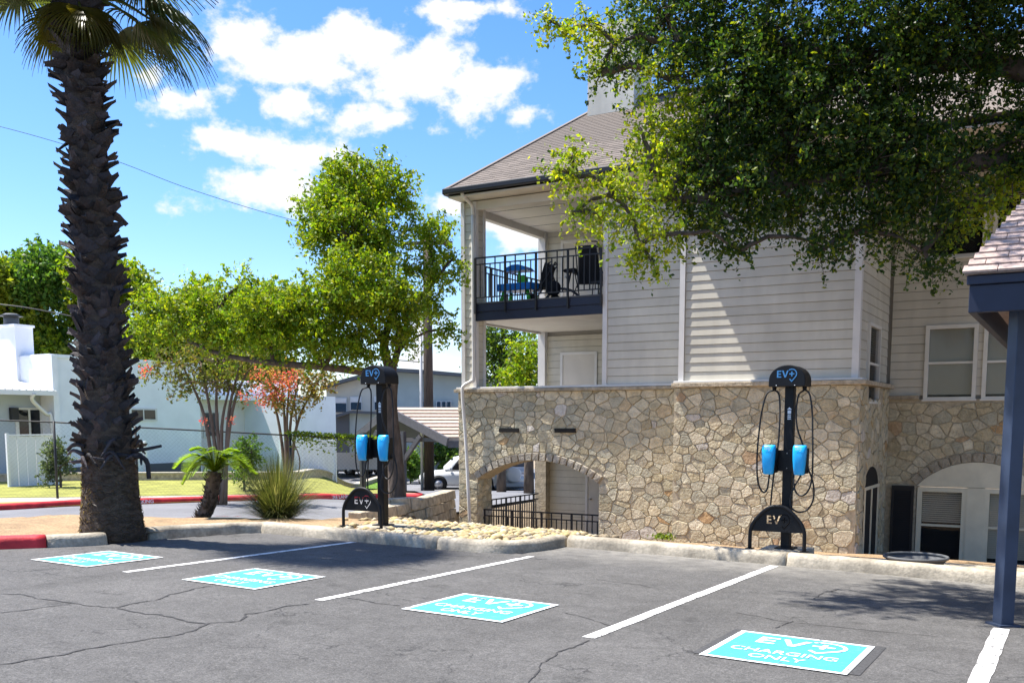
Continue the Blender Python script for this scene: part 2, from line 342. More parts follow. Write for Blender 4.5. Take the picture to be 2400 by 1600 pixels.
m_logow = M('logo_white', (.75, .8, .85), .5)
m_cable = M('rubber_cable', (.012, .012, .013), .55)
m_glass = glass_mat('window_glass'); m_glassd = glass_mat('dark_glass', (.01, .012, .015), .12)
m_dark_in = M('dark_interior', (.015, .014, .013), .9)
m_blind = M('blind_slat', (.82, .78, .62), .6)
m_vinyl = M('vinyl_frame', (.74, .72, .66), .5, (5, .05, 3))
m_shut = M('shutter_black', (.016, .015, .016), .6)
m_mulch = M('mulch', (.40, .27, .15), .95, (30, .35, 6), (45, .9, .05), noise2=(3, .2, 4))
m_dirt = M('soil', (.30, .235, .16), .95, (5, .25, 6), (30, .6, .03))
m_grass = M('lawn_grass', (.12, .24, .015), .9, (2.2, .3, 6), (60, .8, .05), noise2=(40, .35, 4))
m_dry = M('dry_lawn', (.27, .27, .055), .9, (1.6, .3, 6), (60, .7, .04), noise2=(40, .3, 4))
m_pale = M('pale_path', (.45, .40, .32), .9, (4, .2, 6), (50, .4, .02))
m_house = M('white_stucco', (.86, .87, .89), .8, (1.5, .05, 5), (60, .2, .004))
m_pink = M('pale_stucco', (.78, .73, .70), .8, (1.5, .05, 5))
m_bluew = M('porch_wall', (.42, .47, .53), .75)
m_whtr = M('white_metal_roof', (.78, .78, .78), .5)
m_greyw = M('beige_panel', (.56, .53, .45), .8, (1.5, .06, 4)); m_greyb = M('grey_panel', (.38, .43, .42), .8, (1.5, .06, 4))
m_dgrey = M('dark_grey_panel', (.10, .105, .11), .7); m_cpwood = M('carport_timber', (.10, .095, .105), .7, (8, .15, 4))
m_tan = M('tan_shingle', (.44, .34, .27), .95, (8, .15, 5), randval=.12)
m_wood = M('pole_wood', (.085, .06, .045), .9, (8, .4, 6, (6, 6, .4)), (20, .6, .02, (6, 6, .5)))
m_bark = M('tree_bark', (.105, .08, .063), .95, (9, .45, 6, (1, 1, .35)), (14, 1., .05, (1, 1, .3)))
m_bark2 = M('smooth_bark', (.16, .115, .085), .85, (9, .3, 5, (1, 1, .3)), (14, .5, .02, (1, 1, .3)))
m_palm = M('palm_trunk_fibre', (.10, .072, .052), .95, (7, .45, 6, (1, 1, 2.5)), (30, 1., .05, (1, 1, 3)))
m_boot = M('dead_petiole', (.042, .034, .036), .75, (10, .35, 5), (26, .8, .03), randval=.6)
m_leaf = leaf_mat('foliage'); m_frond = leaf_mat('palm_leaf', .35, .4)
m_white_car = M('white_car_paint', (.76, .77, .78), .25, spec=.6); m_silver = M('silver_car_paint', (.45, .45, .46), .3, metal=.4); m_dcar = M('dark_car_paint', (.025, .028, .035), .2, spec=.6)
m_tyre = M('tyre_rubber', (.018, .018, .018), .85); m_rim = M('alloy_rim', (.5, .5, .52), .35, metal=.8)
m_lamp = M('lamp_lens', (.7, .7, .68), .2); m_tail = M('tail_lens', (.35, .02, .02), .25)
m_stone2 = M('limestone_mixed', (1, 1, 1), .9, (9, .22, 7), (22, .8, .03), attr='Col', noise2=(60, .14, 4))
m_rock = M('river_rock', (1, 1, 1), .85, (14, .2, 5), (40, .4, .01), attr='Col')
m_block = M('limestone_block', (.44, .37, .27), .95, (8, .3, 6), (24, .8, .03), randval=.18)
m_wire = M('galvanised_wire', (.06, .06, .062), .5)
# ================================================================== GROUND
def grid_sheet(name, xs, ys, fz, mat, keep=None):
    idx = {}; vs = []; fs = []
    def vid(i, j):
        if (i, j) not in idx:
            idx[i, j] = len(vs); vs.append((xs[i], ys[j], fz(xs[i], ys[j])))
        return idx[i, j]
    for i in range(len(xs) - 1):
        for j in range(len(ys) - 1):
            if keep and not keep((xs[i] + xs[i + 1]) / 2, (ys[j] + ys[j + 1]) / 2): continue
            fs.append((vid(i, j), vid(i + 1, j), vid(i + 1, j + 1), vid(i, j + 1)))
    mb = MB(); mb.v = vs; mb.f = fs; mb.sm = [True] * len(fs)
    return tag(mb.build(name, mat), kind='structure')
def steps(segs):
    out = []
    for a, b, s in segs:
        n = max(1, round((b - a) / s)); out += [a + (b - a) * k / n for k in range(n)]
    return out + [segs[-1][1]]
def in_poly(x, y, P):
    c = False; n = len(P)
    for i in range(n):
        x1, y1 = P[i]; x2, y2 = P[i - 1]
        if (y1 > y) != (y2 > y) and x < (x2 - x1) * (y - y1) / (y2 - y1) + x1: c = not c
    return c
# kerb face line (foot of the kerb on the asphalt), left to right
KERB = [(-13.4, 3.2), (-12.0, 6.2), (-11.42, 7.25), (-11.0, 8.0), (-10.86, 8.5), (-10.98, 9.1), (-10.9, 9.7), (-10.62, 10.35), (-10.35, 10.66), (-9.6, 10.68), (-8.2, 10.68), (-7.34, 10.70),
        (-6.62, 10.78), (-6.3, 11.0), (-6.14, 11.4), (-6.12, 11.95), (-5.9, 12.08), (-3.85, 12.1), (-3.0, 12.1), (-2.27, 12.08), (-.7, 12.03), (3, 12.0), (16, 12.0)]
BED = KERB + [(16, 19), (-12.5, 19), (-12.6, 16.5), (-12.75, 14.2), (-13.4, 11.5), (-14.2, 9.0), (-15.2, 6.0), (-16.2, 3.2)]
xs = steps([(-400, -60, 20), (-60, -34, 2), (-34, -8, .4), (-8, 8, .5), (8, 60, 4), (60, 400, 40)]); ys = steps([(-300, -20, 20), (-20, 6, 2), (6, 24, .4), (24, 60, 1.5), (60, 500, 20)])
def z_terr(x, y): return zg(x, y) - .05
grid_sheet('ground', xs, ys, z_terr, m_dirt)
lotP = [(-90, -60), (60, -60), (60, 12.2), (-6.0, 12.2), (-6.1, 10.9), (-10.5, 10.8), (-11.1, 8.6), (-11.7, 7.2), (-13.8, 3.0), (-16.5, 3.0), (-90, 3.0)]
def lot_keep(x, y): return in_poly(x, y, [(-90, -60), (60, -60), (60, 12.25), (-6.05, 12.25), (-6.25, 10.95), (-10.45, 10.85), (-11.05, 8.6), (-11.6, 7.2), (-13.5, 3.0), (-90, 3.0)])
lx = steps([(-90, -16, 4), (-16, 2, .1), (2, 20, 1), (20, 60, 10)]); ly = steps([(-60, 2, 4), (2, 6, .5), (6, 12.3, .1)])
grid_sheet('parking_lot', lx, ly, lot, m_asph, lot_keep)
bx = steps([(-16.4, 2, .12), (2, 16, .5)]); by = steps([(3.2, 19, .12)])
def bed_z(x, y):
    D = -.5 * x + .866 * y
    base = zg(x, y) + .1 * (1 - sst((D - 15.6) / 1.2)) * (1 - sst((y - 12.6) / .8) * sst((x + 11) / .4))
    return base + .015 * math.sin(x * 3.1 + y * 1.7) * math.sin(x * 1.3 - y * 4.1)
def inset_keep(x, y): return in_poly(x - .06, y + .02, BED) and in_poly(x + .06, y - .14, BED)
grid_sheet('planting_bed', bx, by, bed_z, m_mulch, inset_keep)
# drive: between the bed and the far red kerb
nearE = [(-40, -14), (-24, -3), (-17, 4.2), (-15.4, 7.4), (-14.6, 9.4), (-13.6, 11.6), (-12.75, 14.2), (-12.7, 16.5), (-12.9, 19.5), (-13.2, 24), (-14, 32), (-16, 44), (-19, 60)]
RED_PX = [(-160, 1200), (0, 1198), (170, 1188), (310, 1184), (520, 1177), (720, 1172), (860, 1171), (990, 1170)]
farE = [ground(u, v)[:2] for u, v in RED_PX]
def resample(P, n):
    P = [np.array(p, float)[:2] for p in P]; s = [0]
    for a, b in zip(P, P[1:]): s.append(s[-1] + np.linalg.norm(b - a))
    out = []
    for k in range(n):
        t = s[-1] * k / (n - 1); i = max(0, min(len(P) - 2, int(np.searchsorted(s, t)) - 1)); out.append(P[i] + (P[i + 1] - P[i]) * (t - s[i]) / (s[i + 1] - s[i]))
    return out
def strip_sheet(name, A, B, n, m, dz, mat, kind='structure'):
    A = resample(A, n); B = resample(B, n); mb = MB(); vs = []; fs = []
    for i in range(n):
        for j in range(m + 1):
            p = A[i] + (B[i] - A[i]) * j / m; vs.append((p[0], p[1], zg(*p) + dz))
    for i in range(n - 1):
        for j in range(m): a = i * (m + 1) + j; fs.append((a, a + 1, a + m + 2, a + m + 1))
    mb.v = vs; mb.f = fs; mb.sm = [True] * len(fs); return tag(mb.build(name, mat), kind=kind)
farExt = [(-48, -8), (-30, 2), *[tuple(p) for p in farE]]
strip_sheet('street', nearE[:9], farExt, 60, 10, .02, m_street)
# the drive goes on past the building and opens into the parking behind
endR = farE[-1]
strip_sheet('street', [(-12.6, 18.2), (-12.9, 21), (-13.2, 26), (-14, 34), (-16, 46), (-22, 64)], [tuple(endR), (endR[0] - 2, endR[1] + 3), (-24, 33), (-32, 40), (-44, 48), (-60, 58)], 50, 14, .026, m_street)
# fence line and lawns
FENCE_PX = [(-140, 978, 24.5), (-20, 984, 25), (126, 989, 25.3), (317, 1001, 25.8), (515, 1011, 26.3), (680, 1020, 26.8), (849, 1029, 27.4), (905, 1032, 27.8)]
FENCE = [at(u, v, D=D) for u, v, D in FENCE_PX]
fl = [p[:2] for p in FENCE]
out_f = [p[:2] * 1.0 for p in FENCE]
lawnA = [tuple(p) for p in farE[:7]]; lawnA[0] = tuple(farE[0])
midl = [tuple(np.array(a) * .35 + np.array(b) * .65) for a, b in zip(resample(lawnA, 8), resample(fl, 8))]
strip_sheet('lawn', [np.array(p) for p in lawnA], midl, 40, 6, .045, m_dry)
strip_sheet('path', midl, [tuple(np.array(p) * 1.015) for p in fl], 40, 4, .04, m_pale)
WALLP = [ground(u, v)[:2] for u, v in ((-120, 1133), (0, 1132), (240, 1129), (480, 1128), (700, 1127), (900, 1128))]
strip_sheet('lawn', [tuple(np.array(p) * 1.015) for p in fl], WALLP, 40, 4, .05, m_dry)
BACKP = [p * (46 / np.dot(p, [-.5, .866])) for p in WALLP]
strip_sheet('lawn', [p * 1.01 for p in WALLP], BACKP, 40, 10, .12, m_grass)

# ---- flat paint on the asphalt follows the slope of the lot
def conform(me, h):
    for v in me.vertices: v.co.z = lot(v.co.x, v.co.y) + h
    return me
def quadstrip(pts_w, h, name, mat, parent=None):
    """pts_w: (x, y, width) polyline"""
    mb = MB(); vs = []; fs = []
    P = [np.array(p[:2], float) for p in pts_w]
    for i, p in enumerate(P):
        d = P[min(i + 1, len(P) - 1)] - P[max(i - 1, 0)]; d /= np.linalg.norm(d); nrm = np.array([-d[1], d[0]]) * pts_w[i][2] / 2
        vs += [(*(p - nrm), 0), (*(p + nrm), 0)]
    for i in range(len(P) - 1): fs.append((2 * i, 2 * i + 2, 2 * i + 3, 2 * i + 1))
    mb.add(vs, fs); me = conform(mb.mesh(name, mat), h); return obj(name, me, None, parent)
lines = [(-8.75, 6.9, -8.67, 10.62, .1, 'white stall line between the two leftmost blue charging decals'),
         (-5.99, 6.82, -5.98, 10.86, .1, 'white stall line ending at the rounded kerb nose'),
         (-3.24, 6.8, -3.19, 11.98, .11, 'white stall line running to the charger in front of the stone wall'),
         (-.5, 4.6, -.5, 9.22, .13, 'wide white stall line running up to the navy carport post')]
for x0, y0, x1, y1, w, lab in lines:
    n = 26; pw = [(x0 + (x1 - x0) * k / n + random.uniform(-.004, .004), y0 + (y1 - y0) * k / n, w * random.uniform(.93, 1.04)) for k in range(n + 1)]
    tag(quadstrip(pw, .005, 'parking_line', m_white), lab, 'parking line', 'painted stall lines')
# ---- logo shapes
def glyphs():
    E = [(0, 0), (.62, 0), (.62, .17), (.2, .17), (.2, .42), (.56, .42), (.56, .58), (.2, .58), (.2, .83), (.62, .83), (.62, 1), (0, 1)]
    V = [(.98, 0), (1.18, 0), (1.55, 1), (1.34, 1), (1.08, .24), (.82, 1), (.61, 1)]
    V = [(x + .1, y) for x, y in V]
    cx, cy, a, t = 2.12, .5, .36, .085
    plus = [(cx - a, cy - t), (cx - t, cy - t), (cx - t, cy - a), (cx + t, cy - a), (cx + t, cy - t), (cx + a, cy - t), (cx + a, cy + t), (cx + t, cy + t), (cx + t, cy + a), (cx - t, cy + a), (cx - t, cy + t), (cx - a, cy + t)]
    Ro, Ri = .74, .60; outer = []; inner = []
    for k in range(25):
        an = R(128 - k * (128 + 38) / 24); outer.append((cx + Ro * math.cos(an), cy + Ro * math.sin(an))); inner.append((cx + Ri * math.cos(an), cy + Ri * math.sin(an)))
    tipo = (cx, cy - 1.16); tipi = (cx, cy - .95)
    lo = (cx - .34, cy - .76); li = (cx - .25, cy - .66)
    pin = outer + [tipo, lo, li, tipi] + inner[::-1]
    return [E, V, plus, pin]
LOGO_W = 2.86
def curve_mesh(polys, name, extrude=0., mat=None):
    cu = bpy.data.curves.new(name, 'CURVE'); cu.dimensions = '2D'; cu.fill_mode = 'BOTH'; cu.extrude = extrude
    for P in polys:
        s = cu.splines.new('POLY'); s.points.add(len(P) - 1); s.use_cyclic_u = True
        for k, p in enumerate(P): s.points[k].co = (p[0], p[1], 0, 1)
    o = bpy.data.objects.new(name, cu); C.objects.link(o); bpy.context.view_layer.update()
    me = bpy.data.meshes.new_from_object(o.evaluated_get(bpy.context.evaluated_depsgraph_get()))
    bpy.data.objects.remove(o); bpy.data.curves.remove(cu); me.materials.clear(); me.name = name
    if mat: me.materials.append(mat)
    return me
def text_mesh(body, size, name, mat=None, extrude=0.):
    cu = bpy.data.curves.new(name, 'FONT'); cu.body = body; cu.size = size; cu.align_x = 'CENTER'; cu.offset = size * .012; cu.extrude = extrude
    o = bpy.data.objects.new(name, cu); C.objects.link(o); bpy.context.view_layer.update()
    me = bpy.data.meshes.new_from_object(o.evaluated_get(bpy.context.evaluated_depsgraph_get()))
    bpy.data.objects.remove(o); bpy.data.curves.remove(cu); me.materials.clear()
    if mat: me.materials.append(mat)
    return me
def xf(me, M4): me.transform(M4); return me
def fit_width(me, w, cx, y, h=None):
    xsv = [v.co.x for v in me.vertices]; ysv = [v.co.y for v in me.vertices]; k = w / (max(xsv) - min(xsv)); ky = (h / (max(ysv) - min(ysv))) if h else k
    x0 = (max(xsv) + min(xsv)) / 2; y0 = min(ysv)
    for v in me.vertices: v.co.x = (v.co.x - x0) * k + cx; v.co.y = (v.co.y - y0) * ky + y
    return me
decals = [(-9.84, 7.4, .98, 1.05, 'cyan EV charging decal nearest the palm tree'), (-7.37, 7.41, 1.02, 1.04, 'blue EV charging decal between the first and second stall lines, in palm shade'),
          (-4.6, 7.42, 1.04, 1.03, 'cyan EV charging decal between the second and third stall lines'), (-1.8, 7.26, 1.04, 1.06, 'cyan EV charging decal with dark border, nearest the camera')]
for i, (cx, cy, w, d, lab) in enumerate(decals):
    x0, x1, y0, y1 = cx - w / 2, cx + w / 2, cy - d / 2, cy + d / 2
    root = empty('charging_decal', (cx, cy, lot(cx, cy)), label=lab, cat='road marking', group='blue EV decals painted in the stalls')
    def flat(poly, h, nm, mt): return obj(nm, conform(curve_mesh(poly, nm, 0, mt), h), None, root)
    if i == 3: flat([[(x0 - .07, y0 + .05), (x1 + .075, y0 + .05), (x1 + .075, y1 + .05), (x0 - .07, y1 + .05)]], .004, 'sealed_ground', m_dark)
    flat([[(x0, y0), (x1, y0), (x1, y1), (x0, y1)], [(x0 + .045, y0 + .045), (x0 + .045, y1 - .045), (x1 - .045, y1 - .045), (x1 - .045, y0 + .045)]], .009, 'border', m_decw)
    flat([[(x0 + .045, y0 + .045), (x1 - .045, y0 + .045), (x1 - .045, y1 - .045), (x0 + .045, y1 - .045)]], .008, 'panel', m_deco)
    me = curve_mesh(glyphs(), 'logo', 0, m_decw)
    for v in me.vertices: v.co.x = cx - .30 + v.co.x * .235; v.co.y = cy + .13 + v.co.y * .235
    obj('logo', conform(me, .013), None, root)
    for body, ww, yy in (('CHARGING', .78, cy - .2), ('ONLY', .40, cy - .39)):
        me = fit_width(text_mesh(body, .14, 'lettering', m_decw), ww, cx - .01, yy, .125); obj('lettering', conform(me, .013), None, root)
# ---- cracks (children of the lot)
lot_o = bpy.data.objects['parking_lot']
zA = [[(0, 711), (150, 712), (270, 742), (460, 762), (620, 788), (790, 805)], [(790, 805), (900, 775), (1090, 745), (1170, 710), (1300, 680), (1450, 655)], [(810, 810), (930, 835), (1100, 855), (1200, 880), (1300, 903), (1420, 915)],
      [(-200, 1225), (0, 1200), (200, 1165), (450, 1135), (600, 1090), (850, 1045), (1100, 1010), (1300, 965), (1420, 920), (1560, 905), (1640, 895), (1690, 850), (1800, 840), (1950, 800), (2130, 780)], [(0, 840), (250, 810), (480, 780)]]
zB = [[(1560, 1320), (1700, 1190), (1850, 1100), (2000, 1030)], [(150, 465), (330, 490), (600, 520), (880, 548)], [(1820, 835), (1990, 880), (2150, 930)], [(330, 735), (500, 770), (700, 790)]]
zC = [[(0, 370), (230, 400), (380, 430)], [(770, 550), (1000, 600), (1250, 625), (1600, 660), (1900, 690)], [(1190, 480), (1230, 440), (1330, 425)], [(1000, 640), (1080, 600)]]
for px_list, ox, oy, sc, w0 in ((zA, 0, 1150, 2.94, .023), (zB, 700, 1150, 2.94, .016), (zC, 1400, 1200, 2.352, .012)):
    for L_ in px_list:
        pts = []
        for a, b in L_:
            d = ray(ox + a / sc, oy + b / sc); t = -1.6 / (d[2] + .014 * d[0] + .019 * d[1]); pts.append((EYE + t * d)[:2])
        n = max(8, int(sum(np.linalg.norm(q - p) for p, q in zip(pts, pts[1:])) / .05)); rs = resample(pts, n); j = np.cumsum(rng.normal(0, .012, (n, 2)), 0); j -= np.linspace(0, 1, n)[:, None] * j[-1]
        quadstrip([(p[0] + q[0], p[1] + q[1], w0 * random.uniform(.35, 1.25)) for p, q in zip(rs, j)], .0045, 'crack', m_crack, lot_o)

# ================================================================== KERBS
def kerb_mesh(path, name, mat, zf, w=.26, h=.15, cap=True):
    P = resample(spline([(*p, 0) for p in path], 6), max(3, int(sum(np.linalg.norm(np.array(b) - np.array(a)) for a, b in zip(path, path[1:])) / .12)))
    prof = [(0, -.06), (.012, 0), (.03, h * .62), (.05, h * .86), (.085, h * .98), (.13, h * 1.02), (w - .05, h), (w - .02, h * .9), (w, -.1)]
    vs = []; fs = []; m = len(prof)
    for i, p in enumerate(P):
        d = P[min(i + 1, len(P) - 1)] - P[max(i - 1, 0)]; d = d / np.linalg.norm(d); nn = np.array([-d[1], d[0]])
        endk = 1.
        for a, b in prof:
            q = p + nn * a; jit = .006 * math.sin(q[0] * 9 + b * 40) + random.uniform(-.004, .004)
            vs.append((*(q + nn * jit), zf(*p) + b + random.uniform(-.003, .003)))
    for i in range(len(P) - 1):
        for k in range(m - 1): a = i * m + k; fs.append((a, a + 1, a + m + 1, a + m))
    fs.append(tuple(range(m))); fs.append(tuple((len(P) - 1) * m + k for k in range(m)))
    mb = MB(); mb.add(vs, fs, True); me = mb.mesh(name, mat); return me
def kerb(path, mat, label, zf=lot, name='concrete_kerb', group='concrete kerbs round the parking stalls', **k):
    return tag(obj(name, kerb_mesh(path, name, mat, zf, **k)), label, 'kerb', group)
kerb([(-13.4, 3.2), (-12.0, 6.2), (-11.42, 7.25), (-11.17, 7.66)], m_red, 'red painted kerb end at the left of the parking lot')
kerb([(-11.165, 7.675), (-11.0, 8.0), (-10.88, 8.34)], m_conc, 'short pale kerb piece between red kerb and palm trunk')
kerb([(-11.0, 9.12), (-10.9, 9.7), (-10.66, 10.3), (-10.5, 10.6), (-10.3, 10.7)], m_conc, 'kerb running from the palm trunk to the grass clump')
kerb([(-10.50, 10.64), (-9.6, 10.68), (-8.2, 10.68), (-7.36, 10.70)], m_conc, 'long kerb in front of the charger by the shrubs')
kerb([(-7.34, 10.70), (-6.75, 10.76), (-6.36, 10.95), (-6.17, 11.35), (-6.12, 11.95), (-6.11, 12.2)], m_conc, 'rounded kerb nose in front of the yellow rocks')
kerb([(-6.1, 12.07), (-4.6, 12.09), (-3.09, 12.1)], m_conc, 'sunlit kerb below the stone wall, left of the right charger')
kerb([(-3.07, 12.1), (-2.27, 12.08), (-.7, 12.03), (3, 12.0), (16, 12.0)], m_conc, 'shaded kerb running behind the navy carport post')
# far red kerb along the drive
fr = [tuple(p) for p in farE]
kerb(fr, m_red, 'long red fire lane kerb across the drive', zf=zg, name='red_kerb', group=None, h=.16, w=.2)
kerb([tuple(ground(u, v)[:2]) for u, v in ((640, 1213), (560, 1211), (470, 1211), (330, 1222))], m_red, 'thin red kerb edging the drive behind the sago palm', zf=lambda x, y: zg(x, y) - .08, name='red_kerb', group=None, h=.1, w=.12)
fs_, cum = resample(fr, 400), None
def kerb_text(body, u, size):
    best = min(range(399), key=lambda i: abs((1200 + F_ * np.dot(np.array([*fs_[i], zg(*fs_[i])]) - EYE, RT) / np.dot(np.array([*fs_[i], zg(*fs_[i])]) - EYE, FW)) - u))
    p = fs_[best]; d = fs_[best + 1] - fs_[best]; d /= np.linalg.norm(d); nn = np.array([-d[1], d[0]])
    me = text_mesh(body, size, 'kerb_lettering', m_logow); q = p - nn * .008
    M4 = Matrix(((d[0], nn[0] * .18, -nn[0], q[0]), (d[1], nn[1] * .18, -nn[1], q[1]), (0, 1, 0, zg(*p) + .045), (0, 0, 0, 1)))
    return obj('lettering', xf(me, M4), None, [o for o in bpy.data.objects if o.name.startswith('red_kerb')][0])
kerb_text('NO PARKING', 325, .12); kerb_text('FIRE LANE', 795, .13)
# ================================================================== EV CHARGERS
def RX90(me, loc=(0, 0, 0)):   # xy drawing -> upright, facing -Y
    return xf(me, Matrix.Translation(loc) @ Matrix.Rotation(R(90), 4, 'X'))
def hood_outline(w, z0, z1, n=18):
    h = w / 2; zs = z0 + (z1 - z0) * .3; P = [(-h, z0), (h, z0), (h, zs)]
    for k in range(1, n):
        a = math.pi * k / n; P.append((h * math.cos(a), zs + (z1 - zs) * (math.sin(a))))
    P.append((-h, zs)); return P
def make_charger():
    r = empty('charging_station')
    pole = bevel(MB().box((-.058, -.058, 0), (.058, .058, 2.2)).build('pole', m_black, r), .008)
    pl = bevel(MB().box((-.12, -.12, 0), (.12, .12, .015)).build('base_plate', m_black, r), .003)
    hd = bevel(MB().prism(hood_outline(.46, 2.07, 2.34), 'y', -.2, .12).build('hood', m_black, r), .01)
    me = curve_mesh(glyphs(), 'logo', .0005, m_logo); fit_width(me, .25, .0, 2.125); me = RX90(me, (0, -.2015, 0)); obj('logo', me, None, hd)
    for x in (-.13, .1): MB().tube([(x, -.2, 2.085), (x, -.203, 2.085)], .006, 8).build('rivet', m_logow, hd)
    # little arrow and bars printed on the pole
    st = []
    cx = .008
    for k in range(3): st.append([(cx - .022, 1.66 + k * .022), (cx + .022, 1.66 + k * .022), (cx + .022, 1.672 + k * .022), (cx - .022, 1.672 + k * .022)])
    st.append([(cx - .022, 1.73), (cx + .022, 1.73), (cx + .022, 1.775), (cx - .022, 1.775)])
    st.append([(cx - .03, 1.785), (cx + .03, 1.785), (cx, 1.815)])
    obj('sticker', RX90(curve_mesh(st, 'sticker', .0004, m_logow), (0, -.0588, 0)), None, pole)
    br = bevel(MB().box((-.24, -.075, 1.0), (.24, -.06, 1.27)).build('bracket', m_black, r), .003)
    for sx, sz in ((-.0, 1.04), (.0, 1.23)): MB().tube([(sx, -.075, sz), (sx, -.081, sz)], .008, 8).build('bolt', m_rim, br)
    for s in (-1, 1):
        cx = .195 * s
        box = bevel(MB().box((cx - .085, -.22, .98), (cx + .085, -.075, 1.3)).build('charger_box', m_black, r), .01)
        # bowed blue cover: narrow at the foot, full at the shoulder, bulging forward
        prof = [(.962, .055, .012), (.975, .066, .028), (1.05, .074, .045), (1.15, .082, .06), (1.25, .086, .056), (1.31, .086, .04), (1.333, .08, .022), (1.338, .07, .008)]
        vs = []; fs = []; seg = 14
        for z, hw, dp in prof:
            for k in range(seg + 1):
                a = math.pi * k / seg; ca, sa = math.cos(a), math.sin(a)
                vs.append((cx - hw * (abs(ca) ** .55) * (1 if ca >= 0 else -1), -.20 - (.03 + dp) * (sa ** .5), z))
        m = seg + 1
        for i in range(len(prof) - 1):
            for k in range(seg): fs.append((i * m + k, i * m + k + 1, (i + 1) * m + k + 1, (i + 1) * m + k))
        fs.append(tuple(range(m))); fs.append(tuple((len(prof) - 1) * m + k for k in range(m)))
        for i in range(len(prof) - 1): fs.append((i * m, (i + 1) * m, (i + 1) * m + seg, i * m + seg))
        cv = MB().add(vs, fs, True).build('cover', m_blue, box)
        me = curve_mesh(glyphs(), 'logo', .0005, m_logow); fit_width(me, .075, cx, 1.262); obj('logo', RX90(me, (0, -.2905, 0)), None, box)
        cl = MB().tube([(s * .19, -.06, 2.075), (s * .19, -.06, 2.02)], [.03, .022], 10).build('cable_clip', m_black, hd)
    Lp = [[(-.19, 2.03), (-.27, 1.98), (-.32, 1.75), (-.345, 1.45), (-.355, 1.15), (-.335, .86), (-.27, .73), (-.222, .77), (-.212, .9), (-.21, .985)],
          [(-.18, 2.03), (-.12, 1.97), (-.095, 1.8), (-.09, 1.5), (-.105, 1.25), (-.14, .95), (-.165, .7), (-.175, .5), (-.14, .36), (-.09, .45)],
          [(.19, 2.03), (.13, 1.96), (.115, 1.75), (.14, 1.55), (.19, 1.4), (.235, 1.25), (.25, 1.15)],
          [(.2, 2.03), (.27, 1.97), (.315, 1.75), (.335, 1.45), (.35, 1.15), (.345, .9), (.3, .76), (.22, .7), (.14, .75), (.105, .88), (.1, .985)],
          [(.26, 1.06), (.3, .98), (.35, .85), (.365, .68), (.31, .54), (.2, .49), (.1, .54), (.075, .66), (.12, .82), (.17, .92), (.18, .985)]]
    for i, P in enumerate(Lp):
        q = [(x, -.06 - .1 * math.sin(math.pi * k / (len(P) - 1)) - (.03 if i in (0, 3) else 0), z) for k, (x, z) in enumerate(P)]
        MB().tube(spline(q, 7), .011, 7).build('cable', m_cable, r)
    MB().tube([(.235, -.1, 1.13), (.262, -.13, 1.07), (.3, -.15, 1.0)], [.022, .02, .014], 10).build('plug', m_cable, r)
    return r
def make_guard():
    r = empty('wheel_guard')
    hp = [(-.345, 0, 0), (-.345, 0, .14), (-.34, 0, .245), (-.31, 0, .33), (-.255, 0, .405), (-.19, 0, .475), (-.12, 0, .53), (-.05, 0, .556), (.05, 0, .556), (.12, 0, .53), (.19, 0, .475), (.255, 0, .405), (.31, 0, .33), (.34, 0, .245), (.345, 0, .14), (.345, 0, 0)]
    MB().tube(spline(hp, 5), .024, 10).build('hoop', m_black, r)
    arc = [(p[0], p[2]) for p in spline(hp[2:-2], 5)]
    gl = []
    for P in glyphs(): gl.append([((x - 1.33) * .105 + .005, y * .105 + .335) for x, y in P])
    me = curve_mesh([[(-.335, .235), (.335, .235)] + arc[::-1]] + gl, 'panel', .004, m_black); obj('panel', RX90(me), None, r)   # the letters are cut right through
    for s in (-1, 1): bevel(MB().box((s * .345 - .05, -.05, 0), (s * .345 + .05, .05, .01)).build('foot_plate', m_black, r), .002)
    return r
ch = make_charger(); gd = make_guard()
cw = copy_tree(ch); gw = copy_tree(gd)
def seat(o, x, y, dz=.15): o.location = (x, y, lot(x, y) + dz)
for o, x, y, lab in ((ch, -3.24, 12.72, 'black charging post with two blue chargers in front of the stone wall'), (cw, -8.92, 11.62, 'black charging post with two blue chargers by the tree, left of the building')):
    seat(o, x, y, .15); tag(o, lab, 'charging station', 'EV charging stations')
for o, x, y, lab in ((gd, -3.27, 12.38, 'black hoop guard with cut-out EV lettering before the right charging post'), (gw, -8.95, 11.16, 'black hoop guard with cut-out EV lettering before the left charging post')):
    o.location = (x, y, lot(x, y) + .152); tag(o, lab, 'wheel guard', 'hoop guards in front of the chargers')
for (x, y, w) in ((-3.24, 12.72, .3), (-8.92, 11.62, .3)):
    p = MB().box((x - w, y - w * .9, lot(x, y) - .05), (x + w, y + w, lot(x, y) + .149)).build('footing', m_conc)
    tag(bevel(p, .02), 'square concrete footing under the %s charging post' % ('right' if x > -5 else 'left'), 'footing', 'concrete footings of the chargers')

